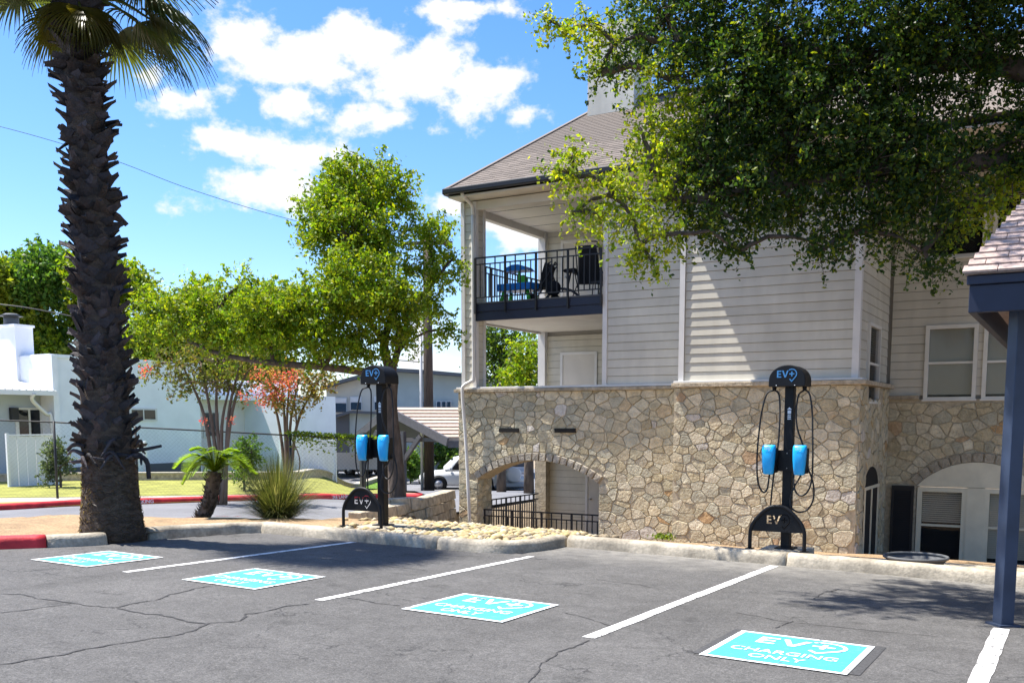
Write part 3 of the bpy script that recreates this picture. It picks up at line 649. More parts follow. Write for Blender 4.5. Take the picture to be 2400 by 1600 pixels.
# ================================================================== APARTMENT BUILDING
Y0, Y1, Y2, YB = 19.0, 18.4, 21.4, 22.75
XL, XC, XO, XBL, XBR, XE = -12.28, -11.88, -8.76, -6.95, -3.45, 7.0
ZB, ZC, ZD0, ZD1, ZE = -1.42, 2.30, 3.81, 4.18, 6.42
bld = empty('apartment_building', (-8, 21, -1.42), label='three storey apartment building with stone base, beige siding and brown shingle roof', cat='building')
def holed(nm, a, b, holes, mat, axis='x', parent=bld):
    """a wall slab with real openings; holes are (s0, s1, z0, z1) along the given axis"""
    i = 0 if axis == 'x' else 1
    S = sorted({a[i], b[i], *[h for q in holes for h in q[:2] if a[i] < h < b[i]]}); Z = sorted({a[2], b[2], *[h for q in holes for h in q[2:] if a[2] < h < b[2]]}); mb = MB()
    for s0, s1 in zip(S, S[1:]):
        for z0, z1 in zip(Z, Z[1:]):
            if any(q[0] < (s0 + s1) / 2 < q[1] and q[2] < (z0 + z1) / 2 < q[3] for q in holes): continue
            p, q_ = list(a), list(b); p[i], q_[i], p[2], q_[2] = s0, s1, z0, z1; mb.box(p, q_)
    return mb.build(nm, mat, parent)
STONE_COLS = [(0.504, 0.434, 0.297), (0.468, 0.411, 0.28), (0.54, 0.464, 0.314), (0.432, 0.399, 0.297), (0.576, 0.488, 0.33), (0.504, 0.458, 0.336), (0.6, 0.53, 0.386), (0.468, 0.393, 0.252), (0.552, 0.482, 0.347)]
ACC = [(.50, .33, .17), (.47, .33, .2), (.58, .53, .46), (.55, .50, .43), (.48, .38, .24)]
def clip_half(P, n, c):        # keep points with n.p <= c
    out = []
    for i in range(len(P)):
        a, b = P[i], P[(i + 1) % len(P)]; da, db = np.dot(n, a) - c, np.dot(n, b) - c
        if da <= 0: out.append(a)
        if (da < 0) != (db < 0) and abs(da - db) > 1e-12: out.append(a + (b - a) * da / (da - db))
    return out
stone_n = [0]; STONE_MAX = 300
rest_stone = {}
def stone_obj(poly, frame, parent, proud, col=None):
    """poly in wall coordinates (s, z); frame = origin, s direction, outward normal"""
    o0, sd, nn = frame
    P = [np.array(p) for p in poly]
    Q = []
    for i in range(len(P)):                                   # knock the corners off
        a, b = P[i], P[(i + 1) % len(P)]; k = .05 + .07 * random.random(); Q += [a + (b - a) * k, a + (b - a) * (1 - k)]
    c = sum(Q) / len(Q); size = max(np.linalg.norm(q - c) for q in Q)
    n = len(Q); t = [random.uniform(-.035, .035), random.uniform(-.035, .035)]
    def W3(q, d): return Vector(sd) * q[0] + Vector((0, 0, 1)) * q[1] + Vector(nn) * d
    vs = []
    Q = [q - c for q in Q]
    for q in Q: vs.append(W3(q, -.03))
    for q in Q: vs.append(W3(q * (1 - .008 / max(size, .03)), proud * .6 + np.dot(t, q) * .5))
    for q in Q: vs.append(W3(q * (1 - .014 / max(size, .08)), proud + np.dot(t, q)))
    vs.append(W3(np.zeros(2), proud * random.uniform(.95, 1.12)))
    fs = []
    for i in range(n):
        j = (i + 1) % n; fs += [(i, j, n + j, n + i), (n + i, n + j, 2 * n + j, 2 * n + i), (2 * n + i, 2 * n + j, 3 * n)]
    loc = Vector(o0) + Vector(sd) * c[0] + Vector((0, 0, 1)) * c[1]
    col = col or (random.choice(ACC) if random.random() < .06 else random.choice(STONE_COLS)); k = random.uniform(.9, 1.09)
    if stone_n[0] < STONE_MAX:
        stone_n[0] += 1
        me = MB().add(vs, fs).mesh('stone', m_stone); o = obj('stone', me, None, parent, loc); o.color = (*[x * k for x in col], 1)
    else:
        m_ = rest_stone.setdefault(parent.name, MB()); m_.add([v + loc for v in vs], fs); m_.cols = getattr(m_, 'cols', []) + [(*[x * k for x in col], 1)] * len(vs)
def rubble(frame, L, z0, z1, size, parent, excl=None, pairs=(), proud=.02, aniso=1.32, tries=4000):
    pts = []
    for s, z, d, nx, nz in pairs: pts += [(s + nx * d, z + nz * d), (s - nx * d, z - nz * d)]
    fixed = len(pts)
    for _ in range(tries):
        p = (random.uniform(-.1, L + .1), random.uniform(z0 - .1, z1 + .1)); r = size * random.choice((.48, .62, .8, 1.0, 1.3, 1.75))
        if all(((p[0] - q[0]) / aniso) ** 2 + (p[1] - q[1]) ** 2 > r * r for q in pts): pts.append(p)
    A = np.array(pts); S = np.array([1 / aniso, 1.]); wt = rng.uniform(-1, 1, len(pts)) * .13 * size * size; wt[:fixed] = 0
    for i, p in enumerate(pts):
        if not (-.02 < p[0] < L + .02 and z0 - .02 < p[1] < z1 + .02): continue
        if excl and excl(p): continue
        P = [np.array(q) for q in ((0., z0), (L, z0), (L, z1), (0., z1))]
        d2 = (((A - A[i]) * S) ** 2).sum(1)
        for j in np.argsort(d2)[1:26]:
            a, b = A[i] * S, A[j] * S; n = (b - a); mid = (a + b) / 2; nr = n * S; ln = np.linalg.norm(nr)
            P = clip_half(P, nr / ln, (np.dot(n, mid) + (wt[i] - wt[j])) / ln - random.uniform(.002, .005))
            if len(P) < 3: break
        if len(P) < 3: continue
        ar = .5 * abs(sum(P[k][0] * P[k - 1][1] - P[k - 1][0] * P[k][1] for k in range(len(P))))
        if ar < .004: continue
        # drop near-coincident corners
        Q = [P[0]]
        for q in P[1:]:
            if np.linalg.norm(q - Q[-1]) > .02: Q.append(q)
        if len(Q) > 2: stone_obj(Q, frame, parent, proud * random.uniform(.6, 1.4))
# --- left stone wall with the arch
AX0, AX1, ASP, ARISE = -11.87, -8.83, .26, .46
acx = (AX0 + AX1) / 2; ahs = (AX1 - AX0) / 2; ARad = (ahs ** 2 + ARISE ** 2) / (2 * ARISE); acz = ASP + ARISE - ARad
ath = math.asin(ahs / ARad); RING = .185
WX0 = -12.38
def arch_z(x): return acz + math.sqrt(max(0, ARad ** 2 - (x - acx) ** 2))
back = MB(); N_ = 24
back.box((WX0, Y0, ZB - .3), (AX0, Y0 + .6, ASP)); back.box((AX1, Y0, ZB - .3), (XBL + .1, Y0 + .6, ASP))
top = [(WX0, ASP), (AX0, ASP)] + [(AX0 + (AX1 - AX0) * k / N_, arch_z(AX0 + (AX1 - AX0) * k / N_)) for k in range(1, N_)] + [(AX1, ASP), (XBL + .1, ASP), (XBL + .1, ZC), (WX0, ZC)]
for k in range(N_):
    xa, xb = AX0 + (AX1 - AX0) * k / N_, AX0 + (AX1 - AX0) * (k + 1) / N_
    back.hexa([(xa, Y0, arch_z(xa)), (xb, Y0, arch_z(xb)), (xb, Y0 + .6, arch_z(xb)), (xa, Y0 + .6, arch_z(xa)), (xa, Y0, ZC), (xb, Y0, ZC), (xb, Y0 + .6, ZC), (xa, Y0 + .6, ZC)])
back.box((WX0, Y0, ASP), (AX0, Y0 + .6, ZC)); back.box((AX1, Y0, ASP), (XBL + .1, Y0 + .6, ZC))
sw1 = back.build('stone_wall', m_mortar, bld)
fr1 = ((WX0, Y0, 0), (1, 0, 0), (0, -1, 0))
pr = []
Re = ARad + RING
for k in range(-11, 12):
    a = ath * 1.02 * k / 11; x = acx + Re * math.sin(a); z = acz + Re * math.cos(a); pr.append((x - WX0, z, .11, math.sin(a), math.cos(a)))
for k in range(9):
    z = ZB + .1 + k * (ASP - ZB - .05) / 9 + random.uniform(-.03, .03); pr.append((AX0 - WX0, z, .13, -1, 0)); pr.append((AX1 - WX0, z, .13, 1, 0))
def ex1(p):
    x = p[0] + WX0; z = p[1]
    if z < ASP + .02: return AX0 < x < AX1
    return (x - acx) ** 2 + (z - acz) ** 2 < Re * Re and AX0 - .2 < x < AX1 + .2
rubble(fr1, XBL - WX0, -1.0, ZC - .07, .205, sw1, ex1, pr)
nv = 19
for k in range(nv):
    a0 = -ath + 2 * ath * k / nv; a1 = -ath + 2 * ath * (k + 1) / nv; g = .003
    ri, ro = ARad + .004, Re - .006
    poly = [(acx - WX0 + r * math.sin(a), acz + r * math.cos(a)) for r, a in ((ri, a0 + g), (ri, a1 - g), (ro, a1 - g), (ro, a0 + g))]
    stone_obj(poly, fr1, sw1, .06, random.choice([(.40, .35, .28), (.43, .38, .30), (.37, .32, .25)]))
# inner face of the pier
rubble(((AX0, Y0, 0), (0, 1, 0), (1, 0, 0)), .6, -1.0, ASP, .2, sw1, None, proud=.015)
# --- stone of the bay
sw2 = MB().box((XBL, Y1, ZB - .3), (XBR - .3, Y2 + .3, ZC)).build('stone_wall', m_mortar, bld)
sw2b = holed('stone_wall', (XBR - .299, Y1 + .001, ZB - .3), (XBR, Y2 + .3, ZC - .001), [(19.2, 20.35, 1.95, 3.0)], m_mortar, 'y')
rubble(((XBL, Y1, 0), (1, 0, 0), (0, -1, 0)), XBR - XBL, -.95, ZC - .07, .215, sw2)
rubble(((XBR, Y1, 0), (0, 1, 0), (1, 0, 0)), Y2 - Y1, -1.1, ZC - .07, .25, sw2b, lambda p: .65 < p[0] < 2.2 and (p[1] > 1.9 or p[1] < .75), proud=.02)
# --- stone of the recessed right wing
W1, W2 = -2.84, -.62
sw3 = holed('stone_wall', (XBR - .05, Y2, ZB - .3), (XE, Y2 + .4, 2.02), [(W1, W2, -1.27, .27)], m_mortar)
wcx = (W1 + W2) / 2; wR = 1.25; wcz = .78 - wR
wspan = (W2 - W1) / 2; wrise = .5; wR = (wspan ** 2 + wrise ** 2) / (2 * wrise); wsp = .28; wcz = wsp + wrise - wR; wth = math.asin(wspan / wR)
fr3 = ((XBR, Y2, 0), (1, 0, 0), (0, -1, 0)); pr = []
for k in range(-8, 9):
    a = wth * k / 8; pr.append((wcx + (wR + .2) * math.sin(a) - XBR, wcz + (wR + .2) * math.cos(a), .12, math.sin(a), math.cos(a)))
rubble(fr3, 5.0, -1.3, 1.95, .235, sw3, lambda p: (p[0] + XBR - wcx) ** 2 + (p[1] - wcz) ** 2 < (wR + .2) ** 2 and W1 - .2 < p[0] + XBR < W2 + .2 and p[1] > wsp - .2 or (-3.4 < p[0] + XBR < W2 + .55 and p[1] < wsp + .05), pr)
for k in range(13):
    a0 = -wth + 2 * wth * k / 13; a1 = -wth + 2 * wth * (k + 1) / 13
    stone_obj([(wcx - XBR + r * math.sin(a), wcz + r * math.cos(a)) for r, a in ((wR + .004, a0 + .004), (wR + .004, a1 - .004), (wR + .195, a1 - .004), (wR + .195, a0 + .004))], fr3, sw3, .045, (.38, .33, .25))
for nm, mb in rest_stone.items():
    p = bpy.data.objects[nm]; o = mb.build('small_stones', m_stone2, p); o['kind'] = 'stuff'; ca = o.data.color_attributes.new('Col', 'FLOAT_COLOR', 'POINT'); ca.data.foreach_set('color', np.array(mb.cols, np.float32).ravel())
# --- ledges
def part(nm, a, b, mat, parent=bld, bv=0):
    o = MB().box(a, b).build(nm, mat, parent)
    return bevel(o, bv) if bv else o
part('stone_ledge', (WX0 - .07, Y0 - .1, ZC - .07), (XBL - .003, Y0 + .6, ZC), m_block, bv=.01)
part('white_flashing', (WX0 - .02, Y0 - .07, ZC + .002), (XBL - .006, Y0 + .55, ZC + .045), m_trim, bv=.008)
part('stone_ledge', (XBL - .03, Y1 - .1, ZC - .06), (XBR + .1, Y2, ZC + .02), m_block, bv=.01)
part('white_flashing', (XBL, Y1 - .07, ZC + .022), (XBR + .05, Y1 + .3, ZC + .06), m_trim, bv=.008)
# --- lap siding: every board is a piece
_pl = MB().hexa([(0, -.001, 0), (1, -.001, 0), (1, .012, 0), (0, .012, 0), (0, .0065, 1), (1, .0065, 1), (1, .012, 1), (0, .012, 1)]).mesh('plank', m_plank)
def siding(frame, L, z0, z1, parent, holes=(), exp=.172, off=0.):
    o0, sd, nn = frame; ang = math.atan2(sd[1], sd[0]); z = z0
    k = 0
    while z < z1 - .01:
        h = min(exp, z1 - z); iv = [(0., L)]
        for (a, b, c, d) in holes:
            if c < z + h * .5 < d:
                nv_ = []
                for p, q in iv:
                    if b <= p or a >= q: nv_.append((p, q))
                    else:
                        if a > p + .02: nv_.append((p, a))
                        if b < q - .02: nv_.append((b, q))
                iv = nv_
        for p, q in iv:
            cuts = [p]
            while q - cuts[-1] > 3.8: cuts.append(cuts[-1] + random.uniform(1.6, 3.4))
            cuts.append(q)
            for a, b in zip(cuts, cuts[1:]):
                o = bpy.data.objects.new('plank', _pl); C.objects.link(o)
                o.location = Vector(o0) + Vector(sd) * (a + .001) + Vector((0, 0, z)) + Vector(nn) * .012
                o.rotation_euler.z = ang; o.scale = (b - a - .002, 1.6, h - .008); attach(o, parent)
        z += exp; k += 1
fF = lambda x, y: ((x, y, 0), (1, 0, 0), (0, -1, 0))
fR = lambda x, y: ((x, y, 0), (0, 1, 0), (1, 0, 0))
# wall between balcony and bay
w1 = part('siding_wall', (XO, Y0 + .02, ZC + .04), (XBL + .2, YB, ZE + .15), m_gap); siding(fF(XO + .09, Y0), XBL - XO - .02, ZC + .05, ZE, w1)
part('corner_trim', (XO - .012, Y0 - .03, ZC + .045), (XO + .09, Y0 + .1, ZE), m_trim)
# bay
w2 = part('siding_wall', (XBL + .1, Y1 + .07, ZC + .05), (XBR - .37, Y2 + .3, ZE + .15), m_gap); w2b = holed('siding_wall', (XBR - .369, Y1 + .071, ZC + .05), (XBR - .07, Y2 + .3, ZE + .149), [(19.2, 20.35, 2.0, 3.42)], m_gap, 'y')
siding(fF(XBL + .18, Y1 + .05), XBR - XBL - .35, ZC + .065, ZE + .1, w2)
part('corner_trim', (XBL + .07, Y1 + .01, ZC + .062), (XBL + .175, Y1 + .2, ZE + .12), m_trim)
part('corner_trim', (XBR - .17, Y1 + .01, ZC + .062), (XBR - .05, Y1 + .16, ZE + .12), m_trim)
SWH = (19.2 - Y1, 20.35 - Y1, 2.0, 3.42)
siding(fR(XBR - .07, Y1 + .16), Y2 - Y1 - .16, ZC + .065, ZE + .1, w2b, [(SWH[0] - .16, SWH[1] - .16, 1.9, SWH[3])])
# recessed wing
WIN2 = [(-2.8, -1.84), (-1.74, -.78), (1.0, 1.96)]
holes3 = [(a - XBR, b - XBR, 2.0, 3.48) for a, b in WIN2] + [(-2.88 - XBR, -1.78 - XBR, 4.77, 6.18), (-1.68 - XBR, -.72 - XBR, 4.77, 6.18)]
w3 = holed('siding_wall', (XBR - .1, Y2 + .07, 2.02), (XE, Y2 + .5, ZE + .5), [(h[0] + XBR, h[1] + XBR, h[2], h[3]) for h in holes3], m_gap)
siding(fF(XBR, Y2 + .05), 6.5, 2.1, ZE + .4, w3, holes3)
part('stone_ledge', (XBR + .0, Y2 - .08, 2.02), (-2.86, Y2 + .05, 2.1), m_block, bv=.01)
part('stone_ledge', (-.7, Y2 - .08, 2.02), (XE, Y2 + .05, 2.1), m_block, bv=.01)
# --- windows
def window(x0, x1, z0, z1, y, frame_w=.07, blind=.52, facing='F', mat=m_vinyl, bl=True, dark=False, slat=.018):
    """sash window, its outer face at y; facing F: towards -Y, R: towards +X (x values are then y values)"""
    if facing == 'F': T = lambda a, d, z: (a, y + d, z)
    else: T = lambda a, d, z: (y - d, a, z)
    def bx_(a, b):
        p, q = T(*a), T(*b); return tuple(map(min, zip(p, q))), tuple(map(max, zip(p, q)))
    fw = frame_w; mb = MB()
    for a, b in (((x0, -.04, z0), (x0 + fw, .05, z1)), ((x1 - fw, -.04, z0), (x1, .05, z1)), ((x0 + fw, -.04, z1 - fw), (x1 - fw, .05, z1)), ((x0 + fw, -.04, z0), (x1 - fw, .05, z0 + fw * .6))): mb.box(*bx_(a, b))
    w = mb.build('window', mat, bld); zm = z0 + (z1 - z0) * .49
    s = MB().box(*bx_((x0 + fw, -.015, zm - .02), (x1 - fw, .04, zm + .025))).build('meeting_rail', mat, w)
    MB().box(*bx_((x0 + fw, .02, z0 + fw * .6), (x1 - fw, .026, zm - .02))).build('pane', m_glassd if dark else m_glass, w)
    MB().box(*bx_((x0 + fw, .005, zm + .025), (x1 - fw, .011, z1 - fw))).build('pane', m_glass, w)
    MB().box(*bx_((x0 - .02, -.07, z0 - .035), (x1 + .02, .05, z0))).build('sill', mat, w)
    MB().box(*bx_((x0 + .01, .12, z0 + .01), (x1 - .01, .125, z1 - .01))).build('dark_room', m_dark_in, w)
    if bl:
        b_ = MB(); z = z1 - fw; zb = z0 + fw + (z1 - z0) * (1 - blind) * .98
        while z > zb:
            p, q = bx_((x0 + fw, .05, z - .03), (x1 - fw, .07, z - .03 + slat)); b_.add([(p[0], p[1], p[2]), (q[0], p[1], p[2]), (q[0], q[1], q[2] + .012), (p[0], q[1], q[2] + .012)] if facing == 'F' else [(p[0], p[1], p[2] + .012), (p[0], q[1], p[2] + .012), (q[0], q[1], p[2]), (q[0], p[1], p[2])], [(0, 1, 2, 3)]); z -= .042
        b_.build('blind', m_blind, w)
    return w
for i, (a, b) in enumerate(WIN2): window(a, b, 2.02, 3.48, Y2 + .04, .075, .97, slat=.034)
window(-2.88, -1.78, 4.78, 6.18, Y2 + .04, .075, .3); window(-1.68, -.72, 4.78, 6.18, Y2 + .04, .075, .3)
window(SWH[0] + Y1, SWH[1] + Y1, 1.95, 3.4, XBR - .05, .06, .4, 'R')
window(W1 + .02, -1.90, -1.25, .26, Y2 + .02, .09, .5, mat=m_cream); window(-1.58, W2 - .02, -1.25, .26, Y2 + .02, .09, .97, mat=m_cream, slat=.026)
part('mullion_panel', (-1.9, Y2 - .035, -1.27), (-1.58, Y2 + .06, .27), m_cream)
fan = [(W1, wsp)] + [(wcx + wR * math.sin(-wth + 2 * wth * k / 20), wcz + wR * math.cos(-wth + 2 * wth * k / 20)) for k in range(21)] + [(W2, wsp)]
fan = [(x, max(z, wsp)) for x, z in fan]
MB().prism(fan[1:-1], 'y', Y2 - .03, Y2 + .05).build('arched_panel', m_cream, bld)
def shutter(x0, x1, z0, z1, y):
    mb = MB(); mb.box((x0, y - .04, z0), (x0 + .05, y, z1)); mb.box((x1 - .05, y - .04, z0), (x1, y, z1)); mb.box((x0 + .05, y - .04, z1 - .07), (x1 - .05, y, z1)); mb.box((x0 + .05, y - .04, z0), (x1 - .05, y, z0 + .07)); mb.box((x0 + .05, y - .01, z0 + .07), (x1 - .05, y, z1 - .07))
    s = mb.build('shutter', m_shut, bld); z = z0 + .08
    lv = MB()
    while z < z1 - .1:
        lv.add([(x0 + .05, y - .036, z), (x1 - .05, y - .036, z), (x1 - .05, y - .012, z + .04), (x0 + .05, y - .012, z + .04)], [(0, 1, 2, 3)]); z += .045
    lv.build('louvres', m_shut, s)
shutter(-3.31, -2.88, -1.25, .28, Y2 - .045); shutter(W2 + .04, W2 + .47, -1.25, .28, Y2 - .045)
# tall arched side window low in the bay's right flank
wn = [(19.1, -1.3), (20.5, -1.3), (20.5, .3)] + [(19.8 + .7 * math.cos(a * math.pi / 12), .3 + .42 * math.sin(a * math.pi / 12)) for a in range(1, 12)] + [(19.1, .3)]
o = MB().prism(wn, 'x', XBR - .02, XBR + .012).build('side_window', m_dark_in, bld)
MB().prism([(19.05, .3), (20.55, .3), (20.55, .36), (19.05, .36)], 'x', XBR + .014, XBR + .03).build('frame', m_cream, o)
for yy in (19.1, 19.78, 20.46): MB().box((XBR + .014, yy - .03, -1.3), (XBR + .035, yy + .03, .3)).build('frame', m_cream, o)
# --- balcony column, deck, ceilings, back wall
col = part('column', (XL + .02, Y0 + .02, ZC + .046), (XC - .02, Y0 + .36, ZE), m_gap)
siding(fF(XL + .09, Y0 + .012), XC - XL - .18, ZC + .05, ZE, col); siding(fR(XC - .02, Y0 + .1), .26, ZC + .05, ZE, col)
for x in (XL, XC - .09): part('corner_trim', (x, Y0 - .025, ZC + .047), (x + .09, Y0 + .08, ZE), m_trim, col)
part('corner_trim', (XC - .075, Y0 + .29, ZC + .047), (XC + .012, Y0 + .372, ZE), m_trim, col)
bw = part('siding_wall', (XL + .02, YB + .02, ZB), (XO + .1, YB + .3, ZE + .15), m_gap)
for z0, z1, hs in ((ZB + .02, 1.1, [(-10.95 - XL, -9.9 - XL, ZB, .95)]), (1.4, ZD0 - .05, [(-11.7 - XL, -10.65 - XL, 1.2, 3.33)]), (ZD1, ZE - .05, [(-11.7 - XL, -10.65 - XL, 4, 6.12)])):
    siding(fF(XL, YB), XO - XL, z0, z1, bw, hs)
def door(x0, x1, z0, z1):
    d = part('door', (x0, YB - .012, z0), (x1, YB + .03, z1), m_soff)
    for a, b in (((x0 - .07, YB - .03, z0), (x0, YB + .03, z1 + .07)), ((x1, YB - .03, z0), (x1 + .07, YB + .03, z1 + .07)), ((x0, YB - .03, z1), (x1, YB + .03, z1 + .07))): MB().box(a, b).build('door_frame', m_trim, d)
    MB().tube([(x0 + .08, YB - .07, z0 + 1.0), (x0 + .08, YB - .01, z0 + 1.0)], [.03, .02], 10).build('knob', m_rim, d)
door(-11.62, -10.72, 1.42, 3.26); door(-11.62, -10.72, 4.2, 6.05); door(-10.88, -9.96, ZB + .02, .88)
part('corner_post', (XL, YB - .14, 1.4), (XL + .2, YB + .012, ZE), m_trim); part('corner_post', (XL - .02, YB - .25, ZB), (XL + .3, YB + .01, 1.0), m_block)
part('deck', (XL + .1, Y0 + .03, ZD0 + .05), (XO + .1, YB + .02, ZD1 - .03), m_soff)
part('floor_slab', (XL + .05, Y0 + .3, 1.08), (XO + .1, YB + .02, 1.4), m_soff)
fa = part('fascia', (XC - .02, Y0 - .03, ZD0), (XO - .013, Y0 + .028, ZD0 + .2), m_navy, bv=.004); part('fascia', (XC - .02, Y0 - .055, ZD0 + .203), (XO - .013, Y0 + .026, ZD1), m_navy, bv=.004)
part('deck_edge', (XC - .02, Y0 - .07, ZD1 + .002), (XO - .013, Y0 + .3, ZD1 + .03), m_dgrey)
part('fascia', (XL + .02, Y0 + .38, ZD0), (XL + .08, YB - .15, ZD1), m_soff)
part('header', (XC, Y0 + .0, ZE - .18), (XO - .013, Y0 + .14, ZE), m_soff); part('header', (XL + .02, Y0 + .38, ZE - .22), (XL + .18, YB - .15, ZE), m_soff)
ceil = part('porch_ceiling', (XL + .02, Y0 + .14, ZE - .06), (XO + .1, YB, ZE - .01), m_soff)
for k in range(3): MB().box((XL + .05, Y0 + .9 + k * .95, ZE - .066), (XO + .05, Y0 + .91 + k * .95, ZE - .06)).build('joint', m_cpwood, ceil)
for k in range(3): part('soffit_board', (XL + .2, Y0 + .3 + k * .85, ZD0 + .03), (XO, Y0 + 1.14 + k * .85, ZD0 + .048), m_soff)
for x0 in (-11.28, -9.88): part('wall_vent', (x0, Y0 - .05, 1.34), (x0 + .5, Y0 + .02, 1.43), m_dark_in)
# --- railings (posts, rails and balusters are pieces)
def railing(p0, p1, zb, h, n, label=None):
    a = Vector((*p0, zb)); b = Vector((*p1, zb)); d = b - a
    r = MB().bar(a + Vector((0, 0, h)), b + Vector((0, 0, h)), .04, .03).build('railing', m_iron, bld)
    for zz, s in ((h - .14, .025), (.1, .025)): MB().bar(a + Vector((0, 0, zz)), b + Vector((0, 0, zz)), s).build('rail', m_iron, r)
    me = MB().box((-.01, -.01, .1), (.01, .01, h - .14)).mesh('baluster', m_iron); me2 = MB().box((-.011, -.011, .1), (.011, .011, h)).mesh('baluster', m_iron)
    for k in range(1, n):
        o = bpy.data.objects.new('baluster', me2 if k % 2 == 0 else me); C.objects.link(o); o.location = a + d * k / n; attach(o, r)
    for k in range(0, n + 1, 6):
        MB().box((-.02, -.02, -.25 if zb > 2 else 0), (.02, .02, h)).build('post', m_iron, r).location = a + d * min(1, k / n)
    return r
railing((XC + .02, Y0 - .09), (XO - .03, Y0 - .09), ZD1 + .03, .96, 24)
railing((XL + .1, Y0 + .4), (XL + .1, YB - .16), ZD1, .96, 26)
railing((AX0 + .02, Y0 + .25), (AX1 - .02, Y0 + .25), ZB, .98, 24); railing((XL + .1, Y0 + .4), (XL + .1, YB - .3), ZB + .15, .98, 26)
# --- downspout and gutters
ds = MB()
dx_ = XC - .05
ds.tube(spline([(dx_, Y0 - .5, ZE + .12), (dx_, Y0 - .45, ZE + .02), (dx_, Y0 - .12, ZE - .1), (dx_, Y0 - .07, ZE - .3)], 5), .04, 10)
ds.tube(spline([(dx_, Y0 - .07, ZE - .3), (dx_, Y0 - .07, 4), (dx_, Y0 - .07, 2.62), (dx_ - .04, Y0 - .11, 2.48), (dx_ - .2, Y0 - .15, 2.38), (dx_ - .24, Y0 - .16, 2.18), (dx_ - .16, Y0 - .14, 1), (dx_ - .07, Y0 - .13, -.96)], 6), .04, 10)
dso = ds.build('downspout', m_trim, bld)
EO = .52; ZEV = ZE + .2
def gutter(a, b):
    g = MB().bar((a[0], a[1], ZEV - .06), (b[0], b[1], ZEV - .06), .12, .13).build('gutter', m_gut, bld); return bevel(g, .025)
gutter((XL - .1, Y0 - EO - .05), (XBL - .5, Y0 - EO - .05)); gutter((XL - .08, Y0 - EO), (XL - .08, YB + 5))
gutter((XBL - .45, Y1 - EO - .05), (XBR + .5, Y1 - EO - .05)); gutter((XBR + .3, Y2 - EO - .05), (XE, Y2 - EO - .05))
# --- roof: hip with shingle courses
AP = np.array([-10.75, 22.95, ZEV + 2.68]); E0 = np.array([XL - .06, Y0 - EO, ZEV])
RP = np.array([XE, 22.95, ZEV + 2.68])
rf = MB()
rf.add([E0, (XE, Y0 - EO, ZEV), RP, AP, (XL - .06, 27.4, ZEV), (XE, 27.4, ZEV)], [(0, 1, 2, 3), (0, 3, 4), (3, 2, 5, 4), (0, 4, 5, 1)])
roof = rf.build('roof', m_shing, bld)
sl = (AP[2] - ZEV) / (AP[1] - E0[1])
B0 = np.array([XBL - .42, Y1 - EO, ZEV]); brise = 2.0
bf = MB(); bxa, bxb = XBL - .42, XBR + .42; bm_ = (bxa + bxb) / 2
bf.add([(bxa, Y1 - EO, ZEV), (bxb, Y1 - EO, ZEV), (bm_ + .6, Y1 - EO + 2.6, ZEV + 2.6 * sl), (bm_ - .6, Y1 - EO + 2.6, ZEV + 2.6 * sl), (bxa, 23, ZEV), (bxb, 23, ZEV), (bm_ + .6, 23, ZEV + 2.6 * sl), (bm_ - .6, 23, ZEV + 2.6 * sl)],
       [(0, 1, 2, 3), (0, 3, 7, 4), (1, 5, 6, 2), (2, 6, 7, 3), (0, 4, 5, 1)])
bf.build('roof', m_shing, bld)
part('soffit', (XL - .02, Y0 - EO + .03, ZE + .02), (XE, Y2, ZE + .05), m_soff); part('soffit', (bxa + .05, Y1 - EO + .03, ZE + .055), (bxb - .05, Y1 + .4, ZE + .075), m_soff)
sh_me = MB().hexa([(0, 0, .004), (.3, 0, .004), (.3, .17, .0), (0, .17, .0), (0, 0, .016), (.3, 0, .016), (.3, .17, .006), (0, .17, .006)]).mesh('shingle', m_shing)
def shingles(E, along, upv, length_at, rows, exp, wid, parent, me, maxn=300, x_off=lambda r: 0.):
    """tabs in courses; the first maxn are single pieces, the rest one joined part"""
    E = Vector(E); along = Vector(along).normalized(); upv = Vector(upv).normalized(); nrm = along.cross(upv)
    Rm = Matrix((along, upv, nrm)).transposed().to_4x4(); n = 0; rest = MB(); lst = []
    for r in range(rows):
        a, b = length_at(r * exp); x = a - (wid * .5 if r % 2 else 0) + x_off(r)
        while x < b:
            xa, xb = max(a, x), min(b, x + wid)
            if xb - xa > .04: lst.append((r, xa, xb))
            x += wid
    for r, xa, xb in lst:
        k = (xb - xa - .006) / .3; jit = random.uniform(-.006, .006)
        M4 = Matrix.Translation(E + along * xa + upv * (r * exp + jit) + nrm * .006) @ Rm @ Matrix.Diagonal((k, exp * 1.18 / .17, 1, 1))
        if n < maxn:
            o = bpy.data.objects.new('shingle', me); C.objects.link(o); o.matrix_basis = M4; attach(o, parent)
        else: rest.add([M4 @ v.co for v in me.vertices], [tuple(p.vertices) for p in me.polygons])
        n += 1
    if rest.v: o = rest.build('distant_shingles', me.materials[0], parent); o['kind'] = 'stuff'
upd = np.array([0, AP[1] - E0[1], AP[2] - ZEV]); LU = np.linalg.norm(upd)
def la(t): f = t / LU; return (AP[0] - E0[0]) * f, 7.2
shingles(E0, (1, 0, 0), upd, la, int(LU / .14), .14, .32, roof, sh_me)
MB().bar(E0 + np.array([0, 0, .02]), AP + np.array([0, 0, .02]), .22, .02).build('hip_cap', m_shing, roof); MB().bar(AP + np.array([0, 0, .02]), RP + np.array([0, 0, .02]), .25, .02).build('ridge_cap', m_shing, roof)
chp = at(1478, 220, D=25.5)
chm = part('chimney', (chp[0] - .1, 22.2, ZEV + 2.0), (chp[0] + 1.1, 23.3, chp[2] + .9), m_plank)
